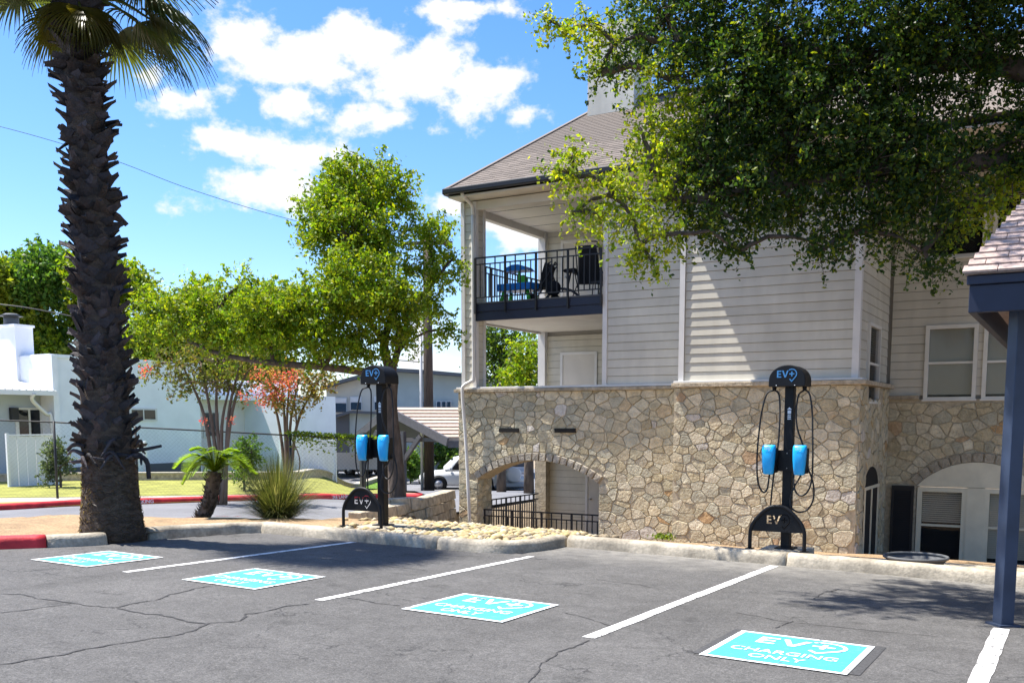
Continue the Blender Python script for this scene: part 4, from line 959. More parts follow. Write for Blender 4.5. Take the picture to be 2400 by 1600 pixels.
# far right upper wing glimpsed through the leaves
# ================================================================== BALCONY THINGS
zb = ZD1 + .03
t = empty('toy_table', (-11.1, 19.55, zb), label='blue and green plastic water play table on the upper balcony', cat='toy')
m_toyb = M('toy_blue', (.01, .19, .62), .4); m_toyg = M('toy_green', (.10, .55, .06), .4)
tb = MB(); tb.prism([(-.42, -.28), (.42, -.28), (.5, 0), (.42, .28), (-.42, .28), (-.5, 0)], 'z', .26, .42); bevel(tb.build('basin', m_toyb, None), .02); o = bpy.data.objects['basin']; o.parent = t
for sx in (-1, 1):
    for sy in (-1, 1): o = MB().tube([(sx * .36, sy * .2, 0), (sx * .3, sy * .16, .27)], [.05, .035], 8).build('leg', m_toyg); o.parent = t
o = MB().tube([(0, 0, .42), (0, 0, .72)], .03, 8).build('mast', m_toyg); o.parent = t
o = MB().prism([(-.3, .7), (.3, .7), (.22, .78), (.08, .83), (-.08, .83), (-.22, .78)], 'y', -.2, .2).build('canopy', m_toyb); o.parent = t
o = MB().prism([(.02, .42), (.2, .42), (.2, .55), (.12, .62), (.02, .55)], 'y', -.05, .05).build('toy_tower', m_toyg); o.parent = t
t = empty('folding_chair', (-9.42, 19.65, zb), R(10), 'tall black folding recliner chair on the upper balcony', 'chair'); 
def child(mb, nm, mat, par): o = mb.build(nm, mat); o.parent = par; return o
m_mesh = M('black_mesh_fabric', (.013, .013, .016), .9); m_frame = M('dark_tube', (.03, .03, .035), .5)
bk = MB(); bk.hexa([(-.25, .1, .35), (.25, .1, .35), (.25, .13, .35), (-.25, .13, .35), (-.2, -.16, 1.12), (.2, -.16, 1.12), (.2, -.13, 1.12), (-.2, -.13, 1.12)]); child(bk, 'backrest', m_mesh, t)
child(MB().hexa([(-.25, .1, .34), (.25, .1, .34), (.24, .6, .4), (-.24, .6, .4), (-.25, .1, .37), (.25, .1, .37), (.24, .6, .43), (-.24, .6, .43)]), 'seat', m_mesh, t)
for s in (-1, 1):
    child(MB().tube(spline([(s * .27, .12, .3), (s * .27, 0, .7), (s * .25, -.17, 1.13), (s * .12, -.19, 1.19), (0, -.19, 1.2)], 5), .014, 6), 'back_frame', m_frame, t)
    child(MB().tube([(s * .29, -.3, 0), (s * .29, .35, .55)], .013, 6), 'leg', m_frame, t); child(MB().tube([(s * .3, .4, 0), (s * .3, -.05, .55)], .013, 6), 'leg', m_frame, t)
    child(MB().box((s * .3 - .03, -.15, .55), (s * .3 + .03, .4, .58)), 'armrest', m_frame, t)
t = empty('exercise_bike', (-10.05, 19.6, zb), R(190), 'small black exercise bike beside the recliner on the upper balcony', 'exercise bike')
child(MB().tube([(-.45, -.16, .03), (-.45, .16, .03)], .022, 8), 'foot', m_frame, t); child(MB().tube([(.4, -.16, .03), (.4, .16, .03)], .022, 8), 'foot', m_frame, t)
child(MB().tube(spline([(-.45, 0, .03), (-.2, 0, .22), (.15, 0, .25), (.4, 0, .03)], 5), .028, 8), 'frame', m_frame, t)
child(MB().tube([(.2, -.035, .28), (.2, .035, .28)], .17, 18), 'flywheel', m_mesh, t)
child(MB().tube([(.12, 0, .3), (.3, 0, .78)], .022, 8), 'handlebar_post', m_frame, t); child(MB().tube(spline([(.2, -.2, .82), (.3, -.12, .78), (.3, .12, .78), (.2, .2, .82)], 4), .016, 6), 'handlebar', m_frame, t)
child(MB().tube([(-.12, 0, .25), (-.2, 0, .6)], .02, 8), 'seat_post', m_frame, t)
child(MB().prism([(-.34, .6), (-.08, .6), (-.04, .64), (-.1, .67), (-.32, .68)], 'y', -.1, .1), 'saddle', m_mesh, t)
t = empty('baby_stroller', (-10.55, 19.75, zb), R(20), 'dark folded stroller by the blue play table on the upper balcony', 'stroller')
child(MB().tube(spline([(-.25, -.2, .1), (0, -.2, .45), (.25, -.2, .85)], 4), .015, 6), 'frame', m_frame, t); child(MB().tube(spline([(-.25, .2, .1), (0, .2, .45), (.25, .2, .85)], 4), .015, 6), 'frame', m_frame, t)
child(MB().prism([(-.12, .3), (.12, .34), (.2, .8), (.02, .86), (-.06, .6)], 'y', -.19, .19), 'seat', m_mesh, t)
child(MB().tube([(.25, -.2, .85), (.25, .2, .85)], .018, 6), 'handle', m_frame, t)
for sx in (-.25, .25):
    for sy in (-.2, .2): child(MB().tube([(sx, sy - .015, .09), (sx, sy + .015, .09)], .09, 12), 'wheel', m_tyre, t)
t = empty('side_table', (-9.0, 19.5, zb), 0, 'low dark side table at the right end of the upper balcony', 'table')
child(MB().box((-.22, -.18, .3), (.2, .18, .33)), 'tabletop', m_frame, t)
for sx in (-.18, .16):
    for sy in (-.14, .14): child(MB().tube([(sx * 1.1, sy * 1.1, 0), (sx, sy, .3)], .012, 6), 'leg', m_frame, t)
t = empty('round_basin', (-1.7, 13.0, zg(-1.7, 13.0)), 0, 'shallow dark round basin on the ground behind the kerb', 'basin'); t.location.z = lot(-2.3, 13.0) + .02
child(MB().tube([(0, 0, 0), (0, 0, .09), (0, 0, .11)], [.3, .36, .38], 24, cap=False), 'bowl', m_dgrey, t); child(MB().tube([(0, 0, .03), (0, 0, .035)], .31, 24), 'bottom', m_dark_in, t)
child(MB().tube([(.37 * math.cos(a), .37 * math.sin(a), .11) for a in np.linspace(0, 2 * math.pi, 25)], .02, 6), 'rim', m_dgrey, t)
mbk = MB().box((-3.0, 12.45, lot(-2, 12.7) - .2), (16, 13.6, lot(-2, 12.7) + .0)); tag(mbk.build('walkway', m_conc), kind='structure')

# ================================================================== FOLIAGE TOOLS
def leaf_mesh(name, pts, size, cols, mat, aspect=.5, bias=None, smooth=False):
    pts = np.asarray(pts, np.float32); n = len(pts); sz = np.asarray(size, np.float32) if np.ndim(size) else np.full(n, size, np.float32)
    a = rng.normal(size=(n, 3)).astype(np.float32)
    if bias is not None: a += bias
    a /= np.linalg.norm(a, axis=1)[:, None]; b = rng.normal(size=(n, 3)).astype(np.float32); b -= (b * a).sum(1)[:, None] * a; b /= np.linalg.norm(b, axis=1)[:, None]
    L_ = (a * sz[:, None]) * .5; W_ = (b * sz[:, None]) * .5 * aspect
    V = np.empty((n, 4, 3), np.float32); V[:, 0] = pts - L_; V[:, 1] = pts + W_; V[:, 2] = pts + L_; V[:, 3] = pts - W_
    me = bpy.data.meshes.new(name); me.vertices.add(4 * n); me.vertices.foreach_set('co', V.ravel()); me.loops.add(4 * n); me.loops.foreach_set('vertex_index', np.arange(4 * n, dtype=np.int32))
    me.polygons.add(n); me.polygons.foreach_set('loop_start', np.arange(0, 4 * n, 4, dtype=np.int32)); me.polygons.foreach_set('loop_total', np.full(n, 4, np.int32))
    ca = me.color_attributes.new('Col', 'FLOAT_COLOR', 'POINT'); cc = np.ones((n, 4, 4), np.float32); cc[:, :, :3] = np.asarray(cols, np.float32)[:, None, :]; ca.data.foreach_set('color', cc.ravel())
    me.materials.append(mat); me.update(); me.validate(); return me
def pick_cols(n, pal, wts=None, jitter=.25):
    pal = np.array(pal); k = rng.choice(len(pal), n, p=wts); return pal[k] * (1 + rng.uniform(-jitter, jitter, (n, 1)))
GREEN = [(.17, .26, .012), (.12, .22, .012), (.22, .29, .014), (.27, .30, .016)]
DEEP = [(.028, .062, .018), (.022, .05, .014), (.04, .078, .016), (.06, .095, .015)]
def branchy(mb, a, b, r0, r1, sag=0., n=5, wob=.06):
    a = np.array(a, float); b = np.array(b, float); L_ = np.linalg.norm(b - a); P = []; Rr = []
    for k in range(n + 1):
        t = k / n; p = a + (b - a) * t; p[2] += sag * math.sin(math.pi * t)
        if 0 < k < n: p += rng.normal(0, wob * L_ * .3, 3)
        P.append(p); Rr.append(r0 + (r1 - r0) * t)
    mb.tube(P, Rr, 6, cap=False); return P
def tree(name, label, cat, base, trunk, lobes, pal, dens, leaf, bark=None, limb_r=.09, group=None, clump=.19, twig=True, wts=None, aspect=.5, limb_from=None, flowers=None, leaf_spread=1., tips=None, sprig=(1., .1, .3)):
    """trunk: list of polylines of (x,y,z,r); lobes: (x,y,z,r[,flat])"""
    root = empty(name, base, label=label, cat=cat, group=group)
    bark = bark or m_bark
    tb = MB()
    for P in trunk: tb.tube(spline([p[:3] for p in P], 5), list(np.interp(np.linspace(0, len(P) - 1, 5 * (len(P) - 1) + 1), range(len(P)), [p[3] for p in P])), 10)
    tb.build('trunk', bark, root)
    nodes = [np.array(p[:3]) for P in trunk for p in P[1:]]
    lb = MB(); allp = []; cent = []
    for lobe in lobes:
        c = np.array(lobe[:3]); r = lobe[3]; fl = lobe[4] if len(lobe) > 4 else .8
        src = min(nodes, key=lambda q: np.linalg.norm(q - c) + (1.5 if q[2] > c[2] + .3 else 0)) if nodes else c
        P = branchy(lb, src, c, min(limb_r, .03 + .05 * r), .02, sag=.12 * np.linalg.norm(src - c)); nodes.append(c)
        m = max(3, int(dens * r * r * 9 * (1.15 if r > .8 else .9)))
        d = rng.normal(size=(m, 3)); d /= np.linalg.norm(d, axis=1)[:, None]
        rad = r * (rng.uniform(0, 1, m) ** .42) * rng.uniform(.7, 1.08, m)
        q = c + d * rad[:, None] * np.array([1, 1, fl])
        if twig:
            for k in range(0, m, 2): branchy(lb, c + (q[k] - c) * .15, q[k], .014 * r ** .5, .004, n=3, wob=.12)
        cent.append(np.concatenate([q, d], 1))
    cent = np.concatenate(cent)
    n1 = leaf[1]; m = len(cent)
    reps = rng.poisson(n1, m); idx = np.repeat(np.arange(m), reps); n = len(idx)
    NT = 4; tw = cent[:, None, 3:] * .8 + rng.normal(0, .75, (m, NT, 3)); tw[:, :, 2] -= .25; tw /= np.linalg.norm(tw, axis=2)[:, :, None]
    sub_ = rng.integers(0, NT, n); t_ = rng.uniform(-.15, 1, (n, 1)) * clump * 2.1                     # leaves sit along short twigs
    pts = cent[idx, :3] + tw[idx, sub_] * t_ + np.clip(rng.normal(0, 1, (n, 3)), -1.6, 1.6) * clump * .27
    pts[:, 2] -= (t_[:, 0] / clump) ** 2 * clump * .08
    tint = rng.uniform(.75, 1.25, m)[idx][:, None]
    sp_p = []; sp_t = []                                   # leafy sprigs that break the outline
    for lobe in lobes:
        c = np.array(lobe[:3]); r = lobe[3]
        for _ in range(int(sprig[0] * (4 + 26 * r * r))):
            dd = rng.normal(size=3); dd /= np.linalg.norm(dd); a_ = c + dd * r * rng.uniform(.7, .95) * np.array([1, 1, .85]); g_ = dd + rng.normal(0, .35, 3) + np.array([0, 0, sprig[1]]); g_ /= np.linalg.norm(g_)
            ln_ = sprig[2] * rng.uniform(.5, 1.3); k_ = int(leaf[1] * .42); t_ = rng.uniform(0, 1, k_); q_ = a_ + g_ * (t_ * ln_)[:, None] + np.clip(rng.normal(0, 1, (k_, 3)), -1.5, 1.5) * (clump * .24 * (1.15 - .75 * t_))[:, None]
            q_[:, 2] += (t_ ** 2) * ln_ * (-.18); sp_p.append(q_); sp_t.append(np.full((k_, 1), rng.uniform(.8, 1.25))); lb.tube([a_ - g_ * .1, a_ + g_ * ln_ * .6], [.007, .003], 4, cap=False)
    sp_p = np.concatenate(sp_p); pts = np.concatenate([pts, sp_p]); tint = np.concatenate([tint, np.concatenate(sp_t)]); n = len(pts)
    cols = pick_cols(n, pal, wts) * tint
    if tips:                                               # sunlit look of the outer limbs, put in as paler leaf colour
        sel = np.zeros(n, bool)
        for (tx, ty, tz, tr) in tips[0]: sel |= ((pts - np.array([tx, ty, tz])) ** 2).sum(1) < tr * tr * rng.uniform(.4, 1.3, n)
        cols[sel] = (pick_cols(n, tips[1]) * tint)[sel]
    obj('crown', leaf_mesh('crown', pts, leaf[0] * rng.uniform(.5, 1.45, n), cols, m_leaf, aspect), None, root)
    if lb.v: lb.build('branches', bark, root)['kind'] = 'stuff'
    if flowers:
        for (fx, fy, fz, fr, fn) in flowers[0]:
            fp = np.array([fx, fy, fz]) + rng.normal(0, fr, (fn, 3)); obj('blossom', leaf_mesh('blossom', fp, .055, pick_cols(fn, flowers[1]), m_leaf, .8), None, root)
    return root
def L(u, v, D, r, fl=.85): p = at(u, v, D=D); return (p[0], p[1], p[2], r, fl)

# ---- big shade tree whose limbs reach in from the right
ot = [L(1440, 100, 13.6, .42), L(1375, 60, 13.7, .22), L(1325, 80, 13.8, .1), L(1290, 50, 13.8, .07), L(1410, 170, 13.6, .13), L(1560, 40, 13.8, .9), L(1570, 190, 13.6, .62), L(1640, 330, 13.6, .75), L(1530, 400, 13.2, .45), L(1420, 430, 13.0, .3), L(1350, 415, 12.9, .15), L(1300, 400, 12.9, .08), L(1340, 370, 12.9, .1), L(1345, 500, 12.9, .1), L(1400, 500, 12.9, .2), L(1500, 300, 13.2, .25),
      L(1480, 510, 13.1, .36), L(1600, 470, 13.4, .6), L(1500, 580, 13.0, .14), L(1530, 615, 13.0, .08), L(1555, 550, 13.0, .22), L(1700, 420, 13.6, .95), L(1740, 230, 13.7, 1.2), L(1730, 520, 13.4, .38), L(1735, 585, 13.4, .09), L(1800, 90, 13.5, 1.2), L(1850, 350, 13.6, 1.1), L(1880, 490, 13.5, .5), L(1900, 565, 13.4, .18), L(1915, 600, 13.4, .08),
      L(1960, 200, 13.4, 1.25), L(2030, 420, 13.4, .95), L(2000, 545, 13.4, .35), L(2120, 300, 13.2, 1.0), L(2130, 520, 13.3, .55), L(2165, 590, 13.2, .22), L(2180, 630, 13.2, .13), L(2230, 400, 13.0, .75), L(2260, 505, 13.0, .38), L(2110, 90, 13.2, 1.2), L(2270, 60, 13.0, .85), L(2290, 200, 13.0, .45), L(2350, 440, 12.9, .5), L(2390, 330, 12.8, .5),
      L(1650, -150, 14, 1.5), L(1950, -220, 13.8, 1.7), L(2250, -200, 13.2, 1.6), L(2500, 60, 12.8, 1.0), L(2560, 300, 12.6, 1.1), L(2600, -150, 12.8, 1.6), L(2300, -330, 11.2, 1.1), L(2100, -420, 11.6, 1.3), L(2480, -300, 11.0, 1.2), L(2700, 120, 12.2, 1.4)]
tb_ = np.array([4.6, 14.2, zg(4.6, 14.2)])
hub = tb_ + np.array([-.3, .1, 3.6])
e1, e2, e3 = at(2420, 170, D=12.9), at(2250, 330, D=13.1), at(1980, 380, D=13.4)
for a_ in ((-4.6, 9.6, 7.5, .8), (-5.3, 9.0, 7.6, .7), (-3.8, 10.2, 7.3, .8), (-4.0, 9.1, 7.8, .6), (-5.0, 10.4, 7.6, .55), (-3.2, 9.3, 8.2, .7), (-3.0, 11, 7.8, .9), (-2.2, 10.2, 8.3, .8)): ot.append((*a_, .7))  # unseen lobes above the view, added to cast dappled shade on the lot
trunks = [[(*hub, .14), (1.5, 12.5, 7.3, .11), (-1.5, 11, 8.0, .08), (-3.4, 10.2, 7.8, .05), (-4.8, 9.6, 7.6, .03)], [(*tb_, .34), (*(tb_ + np.array([-.1, 0, 1.6])), .29), (*hub, .25)],
          [(*hub, .2), (*e1, .15), (*at(2150, 150, D=13.3), .12), (*at(1880, 120, D=13.5), .09), (*at(1600, 120, D=13.7), .05)],
          [(*hub, .18), (*at(2480, 400, D=12.8), .13), (*at(2300, 380, D=13), .1), (*at(2060, 400, D=13.4), .08), (*at(1800, 440, D=13.5), .06), (*at(1560, 470, D=13.3), .03), (*at(1440, 460, D=13.1), .015)],
          [(*hub, .2), (*at(2450, -150, D=12.9), .15), (*at(2150, -200, D=13.4), .1), (*at(1800, -150, D=13.8), .06)],
          [(*hub, .18), (*at(2550, -250, D=12), .12), (*at(2300, -330, D=11.4), .07)]]
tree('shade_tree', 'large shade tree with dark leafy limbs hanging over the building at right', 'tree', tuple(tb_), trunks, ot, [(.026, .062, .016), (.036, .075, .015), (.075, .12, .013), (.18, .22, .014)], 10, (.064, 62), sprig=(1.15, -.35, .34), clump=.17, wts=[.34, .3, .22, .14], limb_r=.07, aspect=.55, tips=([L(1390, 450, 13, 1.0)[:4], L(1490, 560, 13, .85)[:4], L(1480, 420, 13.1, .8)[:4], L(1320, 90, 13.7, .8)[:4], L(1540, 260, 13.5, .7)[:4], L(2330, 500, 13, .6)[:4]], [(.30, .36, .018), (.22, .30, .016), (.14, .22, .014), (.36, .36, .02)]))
# ---- tree behind the left charger
tbp = at(935, 1184, D=20.2); tz = zg(tbp[0], tbp[1]); 
lobes = [L(845, 445, 20.6, .8), L(775, 490, 20.2, .6), L(925, 455, 20.6, .5), L(885, 395, 20.6, .3), L(810, 410, 20.5, .28), L(820, 560, 20, .8), L(735, 545, 20, .28), L(905, 560, 20.5, .62), L(1005, 560, 21, .36), L(1045, 545, 21.2, .2), L(1035, 640, 21, .32), L(1060, 610, 21.2, .16), L(1010, 720, 21, .34), L(1045, 770, 21, .2), L(985, 640, 20.8, .25),
         L(850, 675, 19.4, .85), L(775, 715, 19.5, .7), L(925, 715, 19.8, .58), L(950, 790, 20, .34), L(690, 740, 19.4, .62), L(695, 690, 19.5, .28), L(600, 730, 19.4, .66), L(510, 730, 19.8, .62), L(425, 735, 20.2, .58), L(350, 725, 20.5, .36), L(355, 775, 20.5, .28), L(440, 680, 20, .3), L(560, 670, 19.6, .25), L(630, 785, 19.4, .36), L(720, 800, 19.4, .42), L(800, 795, 19.6, .46), L(520, 775, 19.7, .34), L(860, 810, 19.9, .38)]
T0 = np.array([tbp[0], tbp[1], tz]); f1 = at(918, 880, D=20.2); 
trunks = [[(*T0, .2), (*at(925, 1060, D=20.2), .16), (*at(915, 960, D=20.2), .145), (*f1, .14)],
          [(*f1, .11), (*at(900, 800, D=20.2), .09), (*at(930, 700, D=20.3), .07), (*at(890, 600, D=20.4), .06), (*at(860, 500, D=20.5), .04)],
          [(*f1, .10), (*at(860, 872, D=20), .085), (*at(760, 860, D=19.7), .075), (*at(640, 850, D=19.5), .06), (*at(520, 830, D=19.8), .045), (*at(420, 790, D=20.2), .03)],
          [(*f1, .08), (*at(930, 830, D=20.4), .07), (*at(970, 720, D=20.8), .05), (*at(1020, 660, D=21), .03)], [(*at(900, 800, D=20.2), .07), (*at(850, 740, D=19.8), .05), (*at(780, 700, D=19.6), .03)]]
tree('live_oak', 'bright green spreading tree rising behind the left charging post', 'tree', tuple(T0), trunks, lobes, GREEN, 13, (.085, 80), clump=.2, limb_r=.06, sprig=(1.2, .35, .42))
# ---- crape myrtles
def myrtle(label, bu, bv, D, stems, lobes, pal, wts, flowers, n):
    b = at(bu, bv, D=D); z = zg(b[0], b[1]); tr = []
    for su, sv, mu, mv in stems: tr.append([(b[0] + rng.uniform(-.08, .08), b[1] + rng.uniform(-.08, .08), z, .055), (*at(mu, mv, D=D), .04), (*at(su, sv, D=D), .02)])
    tree('crape_myrtle', label, 'tree', (b[0], b[1], z), tr, lobes, pal, n, (.09, 34), sprig=(1., .2, .3), bark=m_bark2, clump=.15, wts=wts, limb_r=.025, flowers=flowers, group='crape myrtles along the fence')
CORAL = [(.68, .12, .14), (.7, .2, .18), (.6, .07, .12), (.6, .28, .2)]
fl1 = [(*at(u, v, D=23.5), .06, 30) for u, v in ((335, 872), (478, 985), (545, 985), (566, 925), (575, 935), (345, 862))]
myrtle('taller crape myrtle with brownish green crown beside the white house', 518, 1140, 24, [(430, 860, 480, 980), (470, 850, 495, 980), (510, 840, 508, 980), (560, 860, 535, 980), (540, 900, 520, 1000), (590, 850, 545, 960)],
       [L(400, 850, 24, .5), L(450, 850, 24, .65), L(520, 850, 24, .75), L(570, 860, 24, .55), L(350, 865, 24, .28), L(480, 900, 23.8, .5), L(420, 905, 24, .32), L(550, 910, 24, .42), L(610, 850, 24, .35)], [(.13, .15, .03), (.17, .15, .04), (.11, .14, .025), (.2, .13, .05)], [.4, .25, .25, .1], (fl1, CORAL), 6)
fl2 = [(*at(u, v, D=26.8), .13, 110) for u, v in ((600, 885), (625, 878), (640, 900), (612, 915), (660, 890), (650, 925), (620, 940), (675, 905), (690, 880), (600, 870))]
myrtle('smaller crape myrtle with coral pink blossom on its left side', 673, 1118, 27.5, [(630, 900, 655, 1000), (660, 890, 668, 1000), (700, 890, 680, 1000), (740, 900, 695, 1000), (680, 880, 672, 1010)],
       [L(640, 905, 27.2, .5), L(690, 890, 27.4, .6), L(740, 905, 27.4, .5), L(690, 940, 27.3, .4), L(650, 940, 27.2, .3), L(765, 880, 27.4, .3)], [(.22, .17, .05), (.28, .16, .06), (.2, .17, .04), (.15, .17, .04)], [.3, .25, .25, .2], (fl2, CORAL), 9)
# ---- trees far behind
bgt = [(-120, 560, 46, 'far tree at the left edge of the picture'), (30, 600, 45, 'yellow-green far tree left of the palm, behind the chimney'), (150, 575, 47, 'far tree mostly hidden behind the palm trunk'), (300, 610, 46, 'tall far tree just right of the palm trunk'),
       (420, 680, 44, 'far tree behind the flat white house roof'), (540, 690, 47, 'far tree behind the middle of the white house'), (660, 690, 46, 'far tree left of the spreading tree crown')]
for i, (u, vt, D, lab) in enumerate(bgt):
    D += 15
    b = at(u, 1100, D=D); z = zg(b[0], b[1]); zt = at(u, vt, D=D)[2]; h = zt - z; lo = []
    for k in range(15):
        f = rng.uniform(.22, .93); a = rng.uniform(0, 6.28); rr = (1 - abs(f - .5)) * 3.5 * rng.uniform(.3, 1); lo.append((b[0] + rr * math.cos(a), b[1] + rr * math.sin(a), z + h * f, rng.uniform(1.0, 1.7), .85))
    lo.append((b[0], b[1], z + h * .9, .9, .85))
    pal = [GREEN, [(.20, .26, .015), (.15, .22, .012), (.24, .28, .02)], [(.09, .19, .03), (.13, .21, .03), (.07, .16, .025)]][i % 3]
    tree('backdrop_tree', lab, 'tree', (b[0], b[1], z), [[(b[0], b[1], z, .25), (b[0] + .2, b[1], z + h * .3, .2), (b[0], b[1] + .2, z + h * .6, .12)]], lo, pal, 3.6, (.3, 42), sprig=(.35, .3, .9), clump=.5, twig=False, group='trees behind the houses')
for (u, v, D, lobs, lab) in ((1175, 900, 34, [(1165, 800, .9), (1190, 850, .9), (1150, 870, .8), (1210, 790, .6), (1140, 800, .6)], 'dark green tree seen through the lower balcony opening'),
                             (1240, 900, 32, [(1235, 830, .7), (1250, 870, .8), (1215, 880, .6), (1262, 800, .5), (1230, 900, .7)], 'light green bush seen through the lower balcony opening')):
    b = at(u, v, D=D); z = zg(b[0], b[1]); tree('backdrop_tree', lab, 'tree', (b[0], b[1], z), [[(b[0], b[1], z, .18), (b[0], b[1], b[2], .1)]], [L(a, c, D, r) for a, c, r in lobs], GREEN if u > 1200 else DEEP + GREEN[:2], 7, (.13, 26), clump=.26, twig=False, group='trees behind the houses')
def shrub(label, u, v0, v1, D, w, pal, n=16, leaf=.09, name='shrub'):
    b = at(u, v0, D=D); z = zg(b[0], b[1]); h = at(u, v1, D=D)[2] - z; lo = []
    for k in range(7): lo.append((b[0] + rng.uniform(-w, w) * .6, b[1] + rng.uniform(-w, w) * .6, z + h * rng.uniform(.25, .8), w * rng.uniform(.45, .7), 1.))
    lo.append((b[0], b[1], z + h * .8, w * .45, 1.1))
    tree(name, label, 'shrub', (b[0], b[1], z), [[(b[0], b[1], z, .04), (b[0], b[1], z + h * .4, .03)]], lo, pal, n, (leaf, 30), clump=.13, twig=False, limb_r=.02)
shrub('rounded bright green shrub behind the sago palm fronds', 572, 1120, 1022, 28.5, .55, [(.06, .13, .02), (.09, .16, .02)])
shrub('grey-green shrub by the white board fence left of the palm', 142, 1125, 1015, 30, .5, [(.06, .09, .05), (.09, .12, .07)])
shrub('leafy shrub under the carport roof left of the utility pole', 962, 1115, 1045, 52, .75, [(.09, .18, .03), (.14, .22, .03)], 12, .16)
shrub('green bush to the right of the utility pole', 1050, 1090, 1038, 58, 1.1, [(.09, .18, .03), (.15, .23, .04)], 12, .18)
# ================================================================== PALM
PB = np.array([-11.27, 8.72, lot(-11.27, 8.72) - .05])
def palm_axis(z): t = z / 8; return np.array([PB[0] - .28 * t ** 1.3 - .05 * t, PB[1] + .05 * t, PB[2] + z])
def palm_r(z): return lerp_tab(z, [(0, .44), (.25, .40), (.8, .35), (1.3, .32), (3, .265), (5, .235), (7, .23), (8, .2)])
root = empty('palm_tree', tuple(PB), label='tall fan palm with shaggy dark trunk at the left', cat='palm tree')
pts = [palm_axis(z) for z in np.linspace(0, 8, 33)]
tk = MB(); tk.tube(pts, [palm_r(z) * (1 + .03 * math.sin(z * 13)) for z in np.linspace(0, 8, 33)], 28); tk.build('trunk', m_palm, root)
def boot_mesh(v):
    w = .115 * random.uniform(.85, 1.2); l = .165 * random.uniform(.75, 1.2); cu = random.uniform(.0, .045)
    prof = [(0, w * .95, .03), (.35, w * .85, .04), (.7, w * .6, .032), (1, w * .4, .02)]
    vs = []; fs = []
    for t, hw, th in prof:
        z = l * t; y = -cu * t * t * 2 - .05 * t
        vs += [(-hw, y + .02, z), (0, y - th * .6, z), (hw, y + .02, z), (0, y + th, z)]
    for i in range(3):
        for k in range(4): fs.append((i * 4 + k, i * 4 + (k + 1) % 4, i * 4 + 4 + (k + 1) % 4, i * 4 + 4 + k))
    fs.append((12, 13, 14, 15)); fs.append((3, 2, 1, 0)); vs[12] = (vs[12][0], vs[12][1] - .015, vs[12][2] + .03); vs[14] = (vs[14][0], vs[14][1] - .01, vs[14][2] + .02)
    return MB().add(vs, fs).mesh('petiole_stub', m_boot)
def row_side(): return random.random() < .5
bms = [boot_mesh(k) for k in range(8)]
stubs = []
z = 1.32; row = 0
while z < 7.05:
    nn_ = 11
    for k in range(nn_):
        a = 2 * math.pi * (k + .5 * (row % 2)) / nn_ + row * .13 + random.uniform(-.13, .13)
        if random.random() > .08: stubs.append((z + random.uniform(-.06, .06), a))
    z += .15; row += 1
tocam = math.atan2(-PB[1], -PB[0])
stubs.sort(key=lambda s: -math.cos(s[1] - tocam))
rest = MB()
for i, (z, a) in enumerate(stubs):
    c = palm_axis(z); r = palm_r(z) * .97; out = Vector((math.cos(a), math.sin(a), 0)); me = random.choice(bms)
    tilt = R(random.uniform(2, 18) if z < 4.2 else random.uniform(6, 42)); 
    if random.random() < .07: tilt += R(40)
    x = Vector((-math.sin(a), math.cos(a), 0)); Rm = Matrix((x, -out, Vector((0, 0, 1)))).transposed().to_4x4()      # mesh -y points outwards
    M4 = Matrix.Translation(Vector(c) + out * r) @ Rm @ Matrix.Rotation(tilt, 4, 'X') @ Matrix.Rotation(random.uniform(.25, .75) * (1 if row_side() else -1), 4, 'Y') @ Matrix.Diagonal((random.uniform(.75, 1.25), random.uniform(.8, 1.3), random.uniform(.65, 1.25), 1))
    if i < 300: o = bpy.data.objects.new('petiole_stub', me); C.objects.link(o); o.matrix_basis = M4; attach(o, root)
    else: rest.add([M4 @ v.co for v in me.vertices], [tuple(p.vertices) for p in me.polygons])
o = rest.build('far_petiole_stubs', m_boot, root); o['kind'] = 'stuff'
# collapsed ruff of old leaf bases above the bare foot
for k in range(26):
    a = random.uniform(0, 6.28); c = palm_axis(random.uniform(1.0, 1.35)); o_ = np.array([math.cos(a), math.sin(a), 0]); sd_ = np.array([-math.sin(a), math.cos(a), 0]) * random.choice((-1, 1)); r = .33
    P = [c + o_ * r, c + o_ * (r + .08) + sd_ * .12 + np.array([0, 0, random.uniform(-.02, .1)]), c + o_ * (r + .09) + sd_ * .27 + np.array([0, 0, random.uniform(-.16, .06)])]
    MB().tube(spline(P, 4), list(np.linspace(.035, .012, 9)), 6).build('dead_leaf_base', m_boot, root)
P = [palm_axis(1.2) + np.array([.3, .15, 0]), palm_axis(1.15) + np.array([.44, .25, -.02]), palm_axis(1.1) + np.array([.46, .27, -.22])]
MB().tube(spline(P, 4), list(np.linspace(.035, .03, 9)), 6).build('dead_leaf_base', m_boot, root)
P = [palm_axis(1.25) + np.array([.33, .12, 0]), palm_axis(1.24) + np.array([.5, .22, .04]), palm_axis(1.26) + np.array([.66, .33, .06])]
MB().tube(spline(P, 4), list(np.linspace(.03, .02, 9)), 6).build('dead_leaf_base', m_boot, root)
fib = rng.uniform(0, 1, (2600, 2)); fp = []; fd = []
for a, b in fib:
    zz = .03 + 1.25 * b; c = palm_axis(zz); an = a * 6.283; fp.append(c + (palm_r(zz) + .004) * np.array([math.cos(an), math.sin(an), 0])); fd.append((-math.sin(an) * 1.5 + .4 * math.cos(an), math.cos(an) * 1.5 + .4 * math.sin(an), rng.normal(0, .9)))
o = obj('trunk_fibres', leaf_mesh('trunk_fibres', fp, rng.uniform(.05, .13, 2600), pick_cols(2600, [(.11, .08, .055), (.07, .05, .04), (.15, .105, .07)]), m_leaf, .12, np.array(fd) * 4), None, root); o['kind'] = 'stuff'
